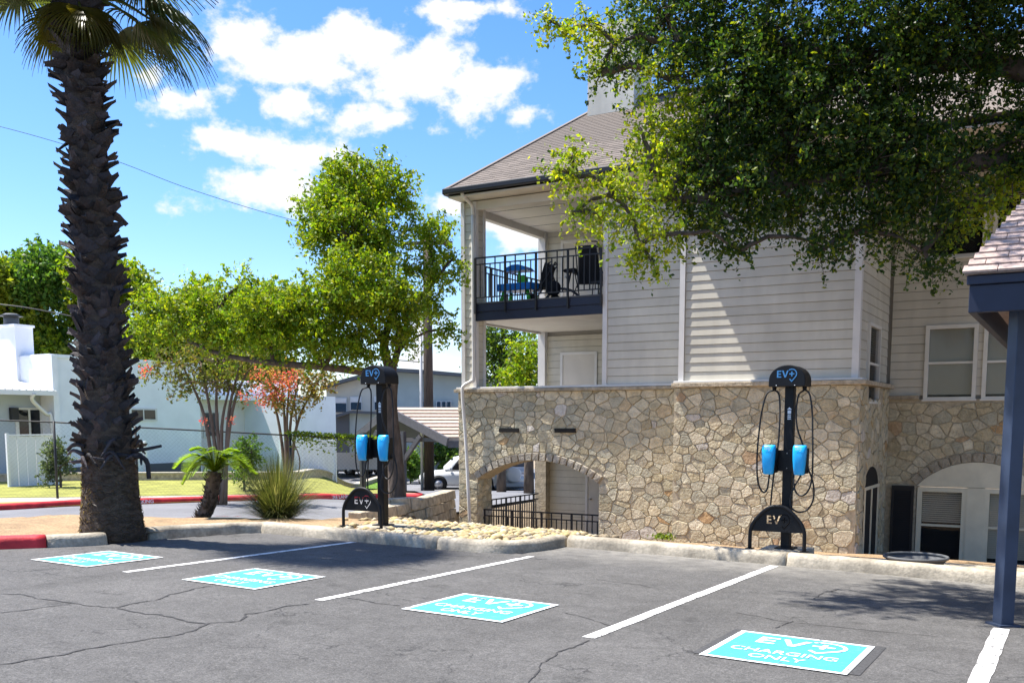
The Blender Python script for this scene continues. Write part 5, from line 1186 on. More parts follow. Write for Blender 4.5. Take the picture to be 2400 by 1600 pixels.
def fan_frond(az, el, plen, flen, droop, green):
    """a petiole and a pleated fan of drooping segments"""
    c = Vector(palm_axis(7.0)); d = Vector((math.cos(az) * math.cos(el), math.sin(az) * math.cos(el), math.sin(el)))
    side = Vector((-math.sin(az), math.cos(az), 0)); hub = c + d * plen + Vector((0, 0, -droop * .25 * plen)); P = [c, c + d * plen * .5 + Vector((0, 0, .02)), hub]
    fr_ = MB().tube(spline(P, 4), list(np.linspace(.03, .014, 9)), 6).build('frond', m_frond, root)
    fwd = (hub - P[1]).normalized(); vs = []; fs = []; cl = []; ns = 46
    for k in range(ns):
        th = R(-118 + 236 * k / (ns - 1)) + random.uniform(-.02, .02); dr = (fwd * math.cos(th) + side * math.sin(th)).normalized(); l = flen * (1 - .3 * (abs(th) / 2.1) ** 2) * random.uniform(.9, 1.08)
        perp = dr.cross(Vector((0, 0, 1))); perp = perp.normalized() if perp.length > .05 else side
        p = hub.copy(); v = dr.copy(); b0 = len(vs); S = 7
        for s in range(S + 1):
            t = s / S; w = .022 * (.35 + 1.2 * t if t < .45 else (1 - t) * 1.62 + .02)
            vs += [p - perp * w + Vector((0, 0, .006)), p + perp * w + Vector((0, 0, .006)), p - Vector((0, 0, .008))]
            g_ = random.uniform(.85, 1.1); base = np.array(green) * g_ + np.array([.05, .03, 0]) * (1 - t) * 1.0
            cl += [base] * 3
            v = (v + Vector((0, 0, -1)) * (droop * (.05 + .34 * t * t))).normalized(); p = p + v * l / S
        for s in range(S): a = b0 + s * 3; fs += [(a, a + 2, a + 5, a + 3), (a + 2, a + 1, a + 4, a + 5)]
    me = MB().add(vs, fs).mesh('fan', m_frond); ca = me.color_attributes.new('Col', 'FLOAT_COLOR', 'POINT'); ca.data.foreach_set('color', np.concatenate([np.array(cl), np.ones((len(cl), 1))], 1).astype(np.float32).ravel())
    obj('fan', me, None, fr_)
    ca = fr_.data.color_attributes.new('Col', 'FLOAT_COLOR', 'POINT'); ca.data.foreach_set('color', np.tile(np.array([.12, .14, .03, 1], np.float32), len(fr_.data.vertices)))
ir = math.atan2(.5, .866)
for az, el, pl, fl_, dr, g in ((ir + .1, R(3), .75, 1.05, 1.25, (.045, .065, .02)), (ir - .5, R(-22), .25, .72, 1.5, (.05, .06, .02)), (ir + .5, R(16), .95, 1.05, 1.2, (.05, .08, .03)), (ir - .15, R(20), 1.0, 1.1, 1.2, (.05, .075, .03)), (ir - .9, R(-30), .2, .7, 1.5, (.06, .06, .02)),
                               (ir + math.pi, R(-6), .28, .72, 1.25, (.13, .13, .02)), (ir + math.pi - .5, R(-2), .35, .8, 1.2, (.10, .11, .02)), (ir + math.pi + .5, R(15), .7, 1, .9, (.06, .09, .03)), (ir - 1.1, R(-8), .35, .75, 1.2, (.07, .07, .02)), (ir + 1.3, R(8), .8, 1, 1, (.05, .08, .02)),
                               *[(2 * math.pi * k / 10 + .2, R(random.uniform(28, 62)), random.uniform(.8, 1.05), 1.05, .8, (.05, .085, .03)) for k in range(10)], *[(2 * math.pi * k / 4, R(75), .8, 1.0, .7, (.05, .09, .03)) for k in range(4)]):
    fan_frond(az, el, pl, fl_, dr, g)

# ================================================================== SAGO PALM, GRASS CLUMP
b = at(468, 1224, D=16.0); bz = bed_z(b[0], b[1]); cr = at(503, 1105, D=16.0)
root = empty('sago_palm', (b[0], b[1], bz), label='small sago palm with leaning dark trunk and bright fronds', cat='cycad')
axis = spline([(b[0], b[1], bz - .03), (b[0] + (cr[0] - b[0]) * .6, b[1] + (cr[1] - b[1]) * .6, bz + .28), (cr[0], cr[1], cr[2])], 6)
MB().tube(axis, .115, 14).build('trunk', m_bark, root)
scale_me = MB().add([(-.025, 0, 0), (.025, 0, 0), (0, -.02, .01), (0, -.045, .06)], [(0, 2, 3), (2, 1, 3), (0, 1, 2), (0, 3, 1)]).mesh('leaf_scale', M('cycad_scale', (.05, .04, .032), .9, randval=.4))
for k in range(230):
    t = random.random(); c = axis[int(t * (len(axis) - 1))]; a = random.uniform(0, 6.28); o_ = Vector((math.cos(a), math.sin(a), 0)); Rm = Matrix((Vector((-math.sin(a), math.cos(a), 0)), -o_, Vector((0, 0, 1)))).transposed().to_4x4()
    o = bpy.data.objects.new('leaf_scale', scale_me); C.objects.link(o); o.matrix_basis = Matrix.Translation(Vector(c) + o_ * .108 + Vector((0, 0, random.uniform(-.03, .03)))) @ Rm @ Matrix.Scale(random.uniform(.8, 1.4), 4); attach(o, root)
top_ = np.array(axis[-1])
def cyc_frond(az, l, rise, drop):
    d = np.array([math.cos(az), math.sin(az), 0]); P = spline([top_, top_ + d * l * .35 + np.array([0, 0, rise]), top_ + d * l * .7 + np.array([0, 0, rise * 1.05 - drop * .25]), top_ + d * l + np.array([0, 0, rise - drop])], 8)
    f = MB().tube(P, list(np.linspace(.012, .004, len(P))), 5).build('frond', m_frond, root); vs = []; fs = []; s = np.array([-d[1], d[0], 0]); n = len(P)
    for i in range(2, n * 3):
        t = i / (n * 3); p = np.array(P[min(n - 1, int(t * n))]) + (np.array(P[min(n - 1, int(t * n) + 1)]) - np.array(P[min(n - 1, int(t * n))])) * (t * n % 1); ll = .17 * math.sin(math.pi * min(1, t * .88 + .1)) ** .6
        for sg in (-1, 1):
            q = p + s * sg * ll + d * ll * .45 + np.array([0, 0, .035 - .02 * random.random()]); w = d * .011; b0 = len(vs); vs += [p - w, p + w, q + w * .3, q - w * .3]; fs.append((b0, b0 + 1, b0 + 2, b0 + 3))
    me = MB().add(vs, fs).mesh('leaflets', m_frond); k = random.uniform(.85, 1.2)
    for m_, c_ in ((me, (.24 * k, .36 * k, .012)), (f.data, (.14, .18, .02))):
        ca = m_.color_attributes.new('Col', 'FLOAT_COLOR', 'POINT'); ca.data.foreach_set('color', np.tile(np.array([*c_, 1], np.float32), len(m_.vertices)))
    obj('leaflets', me, None, f)
for k in range(17): cyc_frond(ir + k * 2 * math.pi / 17 + random.uniform(-.15, .15), random.uniform(.5, .68), random.uniform(.1, .27), random.uniform(.1, .32))
for k in range(6): cyc_frond(ir + k * 1.05 + .3, random.uniform(.3, .4), random.uniform(.28, .36), .02)
b = at(652, 1222, D=16.3); bz = bed_z(b[0], b[1]); root = empty('grass_clump', (b[0], b[1], bz), label='rounded clump of long olive ornamental grass behind the kerb corner', cat='ornamental grass')
vs = []; fs = []; cl = []
for k in range(2600):
    az = random.uniform(0, 6.283); lean = random.uniform(.05, 1.3) ** .9; l = random.uniform(.75, 1.2); d = np.array([math.cos(az), math.sin(az), 0]); s = np.array([-d[1], d[0], 0]); p = np.array([b[0], b[1], bz]) + d * random.uniform(0, .16); v = d * math.sin(lean) + np.array([0, 0, math.cos(lean)]); b0 = len(vs)
    col = np.array(random.choice([(.11, .125, .045), (.08, .10, .035), (.16, .155, .07), (.05, .065, .022)])) * random.uniform(.8, 1.2)
    if random.random() < .025: col = np.array([.5, .45, .3]); 
    for q in range(6):
        w = .0055 * (1 - q / 5.6); vs += [p - s * w, p + s * w]; cl += [col, col]; v = v + np.array([0, 0, -1]) * .16 * lean * q / 3; v /= np.linalg.norm(v); p = p + v * l / 5
        p[2] = max(p[2], bz + .01)
    for q in range(5): a = b0 + 2 * q; fs.append((a, a + 1, a + 3, a + 2))
me = MB().add(vs, fs).mesh('blades', m_frond); ca = me.color_attributes.new('Col', 'FLOAT_COLOR', 'POINT'); ca.data.foreach_set('color', np.concatenate([np.array(cl), np.ones((len(cl), 1))], 1).astype(np.float32).ravel()); o = obj('blades', me, None, root); o['kind'] = 'stuff'
# weed at the foot of the stone wall
wp_ = at(1553, 1272, Y=Y1 - .25); root = empty('weed_plant', (wp_[0], wp_[1], zg(wp_[0], wp_[1])), label='small green weed at the foot of the stone wall', cat='weed')
wz = zg(wp_[0], wp_[1]); MB().tube([(wp_[0], wp_[1], wz), (wp_[0], wp_[1], wp_[2] + .05)], .01, 5).build('stem', m_bark2, root)
wpts = np.array([wp_[0], wp_[1], 0]) + np.concatenate([rng.normal(0, .1, (140, 2)), rng.uniform(wz + .1, wp_[2] + .18, (140, 1))], 1); obj('leaves', leaf_mesh('leaves', wpts, .09, pick_cols(140, [(.1, .16, .02), (.15, .2, .03)]), m_leaf), None, root)

# ================================================================== ROCKS, PLANTER BLOCKS
rk = MB(); cl = []
ico = bmesh.new(); bmesh.ops.create_icosphere(ico, subdivisions=1, radius=1); iv = [np.array(v.co) for v in ico.verts]; ifs = [tuple(v.index for v in f.verts) for f in ico.faces]; ico.free()
ROCKP = [(.42, .32, .14), (.46, .36, .19), (.36, .28, .15), (.45, .39, .28), (.28, .22, .14)]
for k in range(2300):
    if k < 1700: x = random.uniform(-9.4, -6.15); y = random.uniform(10.95 if x < -6.6 else 11.4, 12.9)
    else: x = random.uniform(-10.4, -5.6); y = random.uniform(12.4, 14.2)
    if x < -6.2 and y < 10.95: continue
    if x > -6.3 and y < 12.36: continue
    if math.hypot(x + 8.92, y - 11.5) < .4: continue
    s = random.uniform(.025, .075); z = (bed_z(x, y)) + s * .35
    m = np.array([random.uniform(.8, 1.4), random.uniform(.8, 1.3), random.uniform(.5, .8)]) * s; jit = rng.uniform(.82, 1.15, (len(iv), 1)); a = random.uniform(0, 6.28); Rz = np.array([[math.cos(a), -math.sin(a), 0], [math.sin(a), math.cos(a), 0], [0, 0, 1]])
    rk.add([Rz @ (v * j * m) + np.array([x, y, z]) for v, j in zip(iv, jit)], ifs, True); cl += [np.array(random.choice(ROCKP)) * random.uniform(.85, 1.15)] * len(iv)
o = rk.build('gravel_rocks', m_rock); tag(o, 'loose yellowish landscaping rocks behind the kerb', 'rocks', kind='stuff')
ca = o.data.color_attributes.new('Col', 'FLOAT_COLOR', 'POINT'); ca.data.foreach_set('color', np.concatenate([np.array(cl), np.ones((len(cl), 1))], 1).astype(np.float32).ravel())
root = empty('planter_wall', (-10.7, 15, -.6), label='low retaining wall of rough limestone blocks under the tree', cat='retaining wall')
def blocks(path, z_of, rows, h):
    for r_ in range(rows):
        P = resample(path, 400); s = 0; step = sum(np.linalg.norm(q - p) for p, q in zip(P, P[1:])) / 399; L_ = step * 399; x = -random.uniform(0, .2)
        while x < L_:
            w = random.uniform(.28, .52); a, b_ = max(0, x), min(L_, x + w); i, j = int(a / step), min(399, int(b_ / step))
            if j - i > 5:
                p, q = P[i], P[j]; d = (q - p) / np.linalg.norm(q - p); n_ = np.array([d[1], -d[0]]); e = random.uniform(-.025, .025); z0 = z_of(r_); g = .012
                p = p + d * g; q = q - d * g
                V = [(*(p + n_ * e), z0), (*(q + n_ * (e + .02)), z0), (*(q - n_ * .3), z0), (*(p - n_ * .3), z0), (*(p + n_ * (e - .02)), z0 + h - .01), (*(q + n_ * e), z0 + h - random.uniform(0, .025)), (*(q - n_ * .3), z0 + h - .01), (*(p - n_ * .3), z0 + h - .01)]
                bevel(MB().hexa(V).build('stone_block', m_block, root), .018)
            x += w
blocks([(-10.72, 13.4), (-10.95, 14.4), (-11.1, 15), (-11.75, 17), (-12.4, 18.9)], lambda r_: -.82 + r_ * .21, 4, .21)
rp2 = [at(u, v, D=D)[:2] for u, v, D in ((880, 1190, 18.9), (935, 1190, 19.0), (985, 1188, 19.4))]
blocks([(p[0], p[1]) for p in rp2], lambda r_: -.14 + r_ * .2, 1, .24)
# ================================================================== CHAIN-LINK FENCE
root = empty('chain_link_fence', tuple(FENCE[2] * np.array([1, 1, 0])), label='black chain-link fence between the red kerb and the white house', cat='fence')
fp = []
for p in FENCE: fp.append((Vector((p[0], p[1], zg(p[0], p[1]) + .03)), Vector(p)))
MB().tube([b_ for a, b_ in fp], .022, 6).build('top_rail', m_iron, root)
for a, b_ in fp: MB().tube([a - Vector((0, 0, .3)), b_ + Vector((0, 0, .03))], .032, 8).build('post', m_iron, root)
wr = MB()
for (a0, t0), (a1, t1) in zip(fp, fp[1:]):
    Lf = (a1 - a0).length; H = (t0 - a0).length; sp = .11; n = int(Lf / sp)
    for k in range(-int(H / sp) - 1, n + 1):
        for sg in (0, 1):
            s0, s1 = k * sp, k * sp + H; zz0, zz1 = 0., 1.
            if s0 < 0: zz0 = -s0 / H; s0 = 0
            if s1 > Lf: zz1 = 1 - (s1 - Lf) / H; s1 = Lf
            if s1 <= s0: continue
            if sg: s0, s1 = Lf - s0, Lf - s1
            f = lambda s, q: a0 + (a1 - a0) * (s / Lf) + ((t0 - a0) * (1 - s / Lf) + (t1 - a1) * (s / Lf)) * q
            wr.tube([f(s0, zz0), f(s1, zz1)], .001, 3, False, False)
o = wr.build('wire_mesh', m_wire, root); o['kind'] = 'stuff'
vp = []
for k in range(1300):
    t = random.uniform(.0, 1); a = fp[-3][1]; b_ = fp[-1][1]; p = a + (b_ - a) * t; dz = -abs(random.gauss(0, .1)) + .12
    vp.append((p.x + random.gauss(0, .1), p.y + random.gauss(0, .1), p.z + dz - (.45 * random.random() ** 7)))
root = empty('fence_vine', tuple(fp[-2][0]), label='leafy vine trailing along the right end of the chain-link fence', cat='vine')
obj('leaves', leaf_mesh('leaves', vp, .1, pick_cols(1300, [(.15, .22, .02), (.22, .26, .03), (.1, .16, .02)]), m_leaf), None, root)
MB().tube(spline([tuple(fp[-3][0]), tuple(fp[-3][0] + Vector((.15, .2, .9))), tuple(fp[-3][1])], 5), .018, 6).build('stem', m_bark2, root)
# low garden wall
gwp = resample(WALLP, 60); mb = MB()
for p, q in zip(gwp, gwp[1:]):
    d = (q - p) / np.linalg.norm(q - p); n_ = np.array([-d[1], d[0]]) * .3; z0, z1 = zg(*p) - .2, zg(*q) - .2
    mb.hexa([(*p, z0), (*q, z1), (*(q + n_), z1), (*(p + n_), z0), (*p, z0 + .47), (*q, z1 + .47), (*(q + n_), z1 + .47), (*(p + n_), z0 + .47)])
gw_ = mb.build('garden_wall', m_block); tag(gw_, 'low stone garden wall edging the lawn of the white house', 'garden wall')
mb = MB()
for p, q in zip(gwp, gwp[1:]):
    d = (q - p) / np.linalg.norm(q - p); n_ = np.array([-d[1], d[0]]); a = p - n_ * .03; c = q - n_ * .03; b2 = p + n_ * .33; d2 = q + n_ * .33; z0, z1 = zg(*p) + .272, zg(*q) + .272
    mb.hexa([(*a, z0), (*c, z1), (*d2, z1), (*b2, z0), (*a, z0 + .05), (*c, z1 + .05), (*d2, z1 + .05), (*b2, z0 + .05)])
mb.build('coping', m_pale, gw_)

# ================================================================== WHITE HOUSE
HX = -32.
def hy(u, X=HX): return at(u, 985, X=X)[1]
def hz_(u, v, X=HX): return at(u, v, X=X)[2]
house = empty('white_house', (HX, 27, -.6), label='low modern white stucco house with square chimney behind the fence', cat='house')
def hp(nm, a, b, mat, parent=house): return MB().box(a, b).build(nm, mat, parent)
ztop = hz_(330, 850); zbase = -1.2
yA, yB, yC, yD = hy(122), hy(470), hy(590), hy(700)
hp('wall', (HX - 9, yA, zbase), (HX, yB, ztop), m_house); hp('parapet', (HX - 9, yA - .02, ztop - .001), (HX + .05, yB + .02, ztop + .12), m_house)
hp('foundation', (HX - .5, yA + .3, zbase), (HX + .04, yB - .1, hz_(380, 1085)), m_dgrey)
hp('wall', (HX - 9, hy(118), zbase), (HX + .25, yA + .15, hz_(120, 832)), m_house)
def hwin(u0, u1, v0, v1, panes=2, X=HX):
    y0, y1, z0, z1 = hy(u0, X), hy(u1, X), hz_(u0, v1, X), hz_(u0, v0, X)
    w = hp('window', (X - .05, y0 - .07, z0 - .07), (X + .05, y1 + .07, z1 + .07), m_trim)
    for k in range(panes):
        a = y0 + (y1 - y0) * k / panes + .03; b_ = y0 + (y1 - y0) * (k + 1) / panes - .03; hp('pane', (X + .045, a, z0), (X + .056, b_, z1), m_glassd, w)
hwin(306, 364, 960, 982, 2)
X2 = HX - 1.6
yq = hy(585, X2); ze = hz_(620, 940, X2)
hp('wall', (X2 - 6, yB, zbase), (X2, hy(720, X2), ze), m_pink); hp('eave', (X2 - 6, yB + .0, ze), (X2 + .8, hy(720, X2), ze + .22), m_house)
hp('roof', (X2 - 6, yB, ze + .22), (X2 + .3, hy(690, X2), ze + .9), m_house)
hwin(478, 512, 967, 1022, 2, X2); hwin(615, 633, 967, 1020, 1, X2)
X3 = HX + 1.5
hp('wall', (X3 - 8, hy(692, X3), zbase - .8), (X3, hy(787, X3), hz_(740, 928, X3)), m_house)
gz = hz_(740, 1012, X3)
for u0, u1 in ((698, 768), (773, 785)):
    hp('wall_panel', (X3 - .01, hy(u0, X3), gz - 1.2), (X3 + .03, hy(u1, X3), gz), m_house)
# porch, chimney
ypA, ypB = hy(-120), hy(118) - .02
zr0 = hz_(60, 918); hp('porch_wall', (HX - 3, ypA, zbase), (HX - .5, ypB, zr0), m_bluew)
Xp = HX - .5
y0, y1 = hy(40, Xp), hy(94, Xp); d = hp('sliding_door', (Xp - .02, y0 - .08, zbase), (Xp + .04, y1 + .08, hz_(60, 955, Xp)), m_trim)
for k in range(2): hp('pane', (Xp + .042, y0 + (y1 - y0) * k / 2 + .05, zbase + .1), (Xp + .052, y0 + (y1 - y0) * (k + 1) / 2 - .04, hz_(60, 957, Xp) - .05), m_glassd, d)
ly_, lz_ = hy(31, Xp), hz_(31, 970, Xp); hp('wall_lamp', (Xp, ly_ - .14, lz_ - .22), (Xp + .14, ly_ + .14, lz_ + .22), m_iron)
rf = MB(); zt_ = hz_(60, 893, HX - 2.2)
rf.hexa([(HX + .5, ypA, zr0 - .12), (HX + .5, ypB, zr0 - .12), (HX - 5, ypB, zt_), (HX - 5, ypA, zt_), (HX + .5, ypA, zr0 + .05), (HX + .5, ypB, zr0 + .05), (HX - 5, ypB, zt_ + .5), (HX - 5, ypA, zt_ + .5)]); ro = rf.build('porch_roof', m_whtr, house)
for k in range(14):
    yy = ypA + (ypB - ypA) * (k + .5) / 14; MB().bar((HX + .5, yy, zr0 + .06), (HX - 5, yy, zt_ + .51), .05, .05).build('seam', m_whtr, ro)
MB().tube(spline([(HX + .5, hy(62), zr0 - .05), (HX + .35, hy(64), zr0 - .3), (HX + .2, hy(100), zr0 - .75), (HX + .15, hy(114), zr0 - 1.0), (HX + .15, hy(116), zbase + .2)], 5), .07, 8).build('downspout', m_trim, house)
hp('wall', (HX - 9, hy(-120), zbase), (HX - 4.5, ypB, hz_(60, 855, HX - 4.5)), m_house)
Xc = HX - 1.6; cz1 = hz_(55, 766, Xc); ch_ = hp('chimney', (Xc - 1.25, hy(49, Xc) - .05, zt_ - .3), (Xc, hy(88, Xc), cz1), m_house)
hp('cap_rim', (Xc - 1.3, hy(49, Xc) - .1, cz1), (Xc + .05, hy(88, Xc) + .05, cz1 + .08), m_house, ch_); cyy = (hy(49, Xc) + hy(88, Xc)) / 2 - .1
MB().tube([(Xc - .6, cyy, cz1), (Xc - .6, cyy, cz1 + .4)], .26, 12).build('flue', m_dgrey, ch_); MB().tube([(Xc - .6, cyy, cz1 + .4), (Xc - .6, cyy, cz1 + .5)], [.42, .2], 12).build('flue_cap', m_dgrey, ch_)
def board_fence(label, u0, u1, v0, X):
    y0, y1 = hy(u0, X), hy(u1, X); z1 = hz_((u0 + u1) / 2, v0, X); r = empty('board_fence', (X, y0, -.6), label=label, cat='fence', group='white board fences of the white house'); n = int((y1 - y0) / .3)
    me = MB().box((-.02, 0, -2.6), (.02, (y1 - y0) / n - .012, 0)).mesh('board', m_house)
    for k in range(n):
        o = bpy.data.objects.new('board', me); C.objects.link(o); o.location = (X + random.uniform(-.004, .004), y0 + (y1 - y0) * k / n, z1 + random.uniform(-.01, .01)); attach(o, r)
    MB().box((X - .04, y0, z1 + .012), (X + .05, y1, z1 + .06)).build('cap_rail', m_house, r); MB().box((X + .022, y0 - .08, zg(X, y0) - .3), (X + .1, y0, z1 + .1)).build('post', m_house, r); MB().box((X + .022, y1, zg(X, y1) - .3), (X + .1, y1 + .08, z1 + .1)).build('post', m_house, r)
board_fence('white vertical board fence at the far left below the porch', 14, 122, 1022, -28.6); board_fence('white vertical board fence beside the crape myrtle with blossom', 655, 780, 1036, -26.6); board_fence('short white board fence just right of the palm trunk', 296, 333, 1040, -29)
# ================================================================== FAR GREY BUILDING
g = empty('grey_building', tuple(at(950, 1080, D=58)), label='long grey and beige building with low sloped roof far behind', cat='building')
def gp(nm, u0, u1, v0, v1, D, th, mat, parent=g, dd=0):
    a, b_, c_, d_ = at(u0, v1, D=D + dd), at(u1, v1, D=D + dd), at(u1, v0, D=D + dd), at(u0, v0, D=D + dd); bk = np.array([-.5, .866, 0]) * th
    return MB().hexa([a, b_, b_ + bk, a + bk, d_, c_, c_ + bk, d_ + bk]).build(nm, mat, parent)
def gpoly(nm, P, D, th, mat):
    n = len(P); bk = np.array([-.5, .866, 0]) * th; V = [at(u, v, D=D) for u, v in P]; V += [v + bk for v in V]
    return MB().add(V, [tuple(range(n)), tuple(range(2 * n - 1, n - 1, -1))] + [(i, (i + 1) % n, (i + 1) % n + n, i + n) for i in range(n)]).build(nm, mat, g)
gpoly('wall', [(765, 1100), (765, 905), (800, 893), (905, 866), (905, 1100)], 58, 4, m_greyw)
gpoly('wall', [(906, 1100), (906, 869), (1000, 874), (1195, 890), (1195, 1100)], 58.2, 4, m_greyb)
gpoly('roof', [(755, 903), (800, 889), (905, 861), (1000, 867), (1200, 884), (1200, 891), (1000, 875), (905, 869), (800, 897), (755, 911)], 57.2, 8, m_dgrey)
for u0, u1, v0, v1 in ((786, 811, 933, 966), (822, 846, 931, 960), (878, 890, 930, 960), (992, 1003, 940, 955), (1024, 1032, 941, 967), (1036, 1044, 941, 967), (1048, 1056, 941, 967)):
    w = gp('window', u0 - 1.5, u1 + 1.5, v0 - 1.5, v1 + 1.5, 58, .1, m_trim, dd=-.08); gp('pane', u0, u1, v0 + (0 if v1 - v0 < 28 else 12), v1, 58, .05, m_glassd, w, dd=-.14)
    if v1 - v0 >= 28: gp('blind', u0, u1, v0, v0 + 11, 58, .05, m_trim, w, dd=-.13)
gpoly('lower_roof', [(785, 972), (820, 962), (880, 964), (880, 970), (820, 968), (785, 979)], 54, 3, m_dgrey); gpoly('lower_wall', [(785, 1060), (785, 977), (818, 967), (818, 1060)], 54.5, 2, m_dgrey); gpoly('lower_wall', [(819, 1060), (819, 968), (895, 968), (895, 1060)], 54.6, 2, m_greyb)
gpoly('planter_ledge', [(895, 972), (1080, 972), (1080, 985), (895, 985)], 53, 1, m_house)
# ================================================================== FAR CARPORT
def wpt(u, v, D): return Vector(at(u, v, D=D))
cp = empty('open_carport', tuple(at(940, 1120, D=41)), label='dark timber carport with tan shingle roof behind the tree', cat='carport')
A_, Lc, Rc = wpt(912, 962, 42), wpt(818, 1037, 45), wpt(1050, 1034, 39)
run = Vector((.866, .5, 0)) * 6.0 + Vector((-.5, .866, 0)) * 1.0
mb = MB(); mb.hexa([Rc, Rc + run, A_ + run, A_, Rc + Vector((0, 0, .12)), Rc + run + Vector((0, 0, .12)), A_ + run + Vector((0, 0, .12)), A_ + Vector((0, 0, .12))]); rf_ = mb.build('roof', m_tan, cp)
up_ = (A_ - Rc); Lr = up_.length; sh3 = MB().hexa([(0, 0, .004), (.3, 0, .004), (.3, .17, .0), (0, .17, .0), (0, 0, .03), (.3, 0, .03), (.3, .17, .008), (0, .17, .008)]).mesh('shingle_course', m_tan)
for k in range(9):
    a = Rc + up_ * (k / 9) + Vector((0, 0, .125)); b_ = a + run * .999; nrm = run.cross(up_).normalized(); c_ = a + up_ / 9 * 1.05; d_ = b_ + up_ / 9 * 1.05
    MB().hexa([a, b_, d_, c_, a + nrm * .06, b_ + nrm * .06, d_ + nrm * .005, c_ + nrm * .005]).build('shingle_course', m_tan, rf_)
mb = MB(); mb.hexa([Lc, Lc + run, A_ + run, A_, Lc + Vector((0, 0, .1)), Lc + run + Vector((0, 0, .1)), A_ + run + Vector((0, 0, .1)), A_ + Vector((0, 0, .1))]); mb.build('roof', m_dgrey, cp)
f_ = Vector((.4, -.8, 0)) * .12
for p, q in ((Rc, A_), (Lc, A_)): MB().bar(p + f_ - Vector((0, 0, .02)), q + f_ - Vector((0, 0, .02)), .1, .34).build('barge_board', m_cpwood, cp)
MB().bar(Rc - Vector((0, 0, .12)), Rc + run - Vector((0, 0, .12)), .12, .26).build('fascia', m_cpwood, cp)
P1, P2 = wpt(945, 1075, 41), wpt(850, 1075, 43.5)
for p in (P1, P2):
    zt2 = p.z + 1.0; MB().bar((p.x, p.y, zg(p.x, p.y)), (p.x, p.y, zt2 + .15), .2).build('post', m_cpwood, cp)
MB().bar(P1 - Vector((0, 0, .1)), wpt(985, 1022, 40.3), .14, .18).build('brace', m_cpwood, cp); MB().bar(P2, wpt(885, 1010, 42.8), .14, .18).build('brace', m_cpwood, cp)
p3 = wpt(1100, 1075, 41); MB().bar((p3.x, p3.y, zg(p3.x, p3.y)), (p3.x, p3.y, p3.z + 1.0), .2).build('post', m_cpwood, cp)
MB().bar(wpt(840, 1030, 44), wpt(1030, 1030, 39.6), .12, .16).build('tie_beam', m_cpwood, cp)
# ================================================================== UTILITY POLE AND WIRES
pb = at(1006, 1140, D=44); zt = at(1011, 560, D=44)[2]
up0 = empty('utility_pole', (pb[0], pb[1], zg(pb[0], pb[1])), label='dark wooden utility pole with white conduit between tree and building', cat='utility pole')
MB().tube([(pb[0], pb[1], zg(pb[0], pb[1]) - .5), (pb[0], pb[1], zt)], [.24, .18], 12).build('pole', m_wood, up0)
MB().tube([(pb[0] - .27, pb[1] - .16, zg(pb[0], pb[1])), (pb[0] - .27, pb[1] - .16, at(1000, 700, D=44)[2])], .07, 8).build('conduit', m_trim, up0)
MB().bar((pb[0] - 1, pb[1] - .5, zt - .4), (pb[0] + 1, pb[1] + .5, zt - .4), .12, .15).build('crossarm', m_wood, up0)
def wire(label, P, r):
    tag(MB().tube(spline(P, 10), r, 5).build('overhead_wire', m_iron), label, 'wire')
wire('thin overhead wire sagging across the sky behind the palm', [at(-200, 258, D=40), at(0, 297, D=40), at(250, 370, D=41), at(450, 445, D=42), at(690, 517, D=43), at(1005, 590, D=44)], .012)
wire('low dark overhead wire crossing the trees behind the palm', [at(-200, 700, D=38), at(0, 713, D=38), at(130, 733, D=38.3), at(330, 775, D=39), at(600, 815, D=41), at(1005, 850, D=44)], .02)
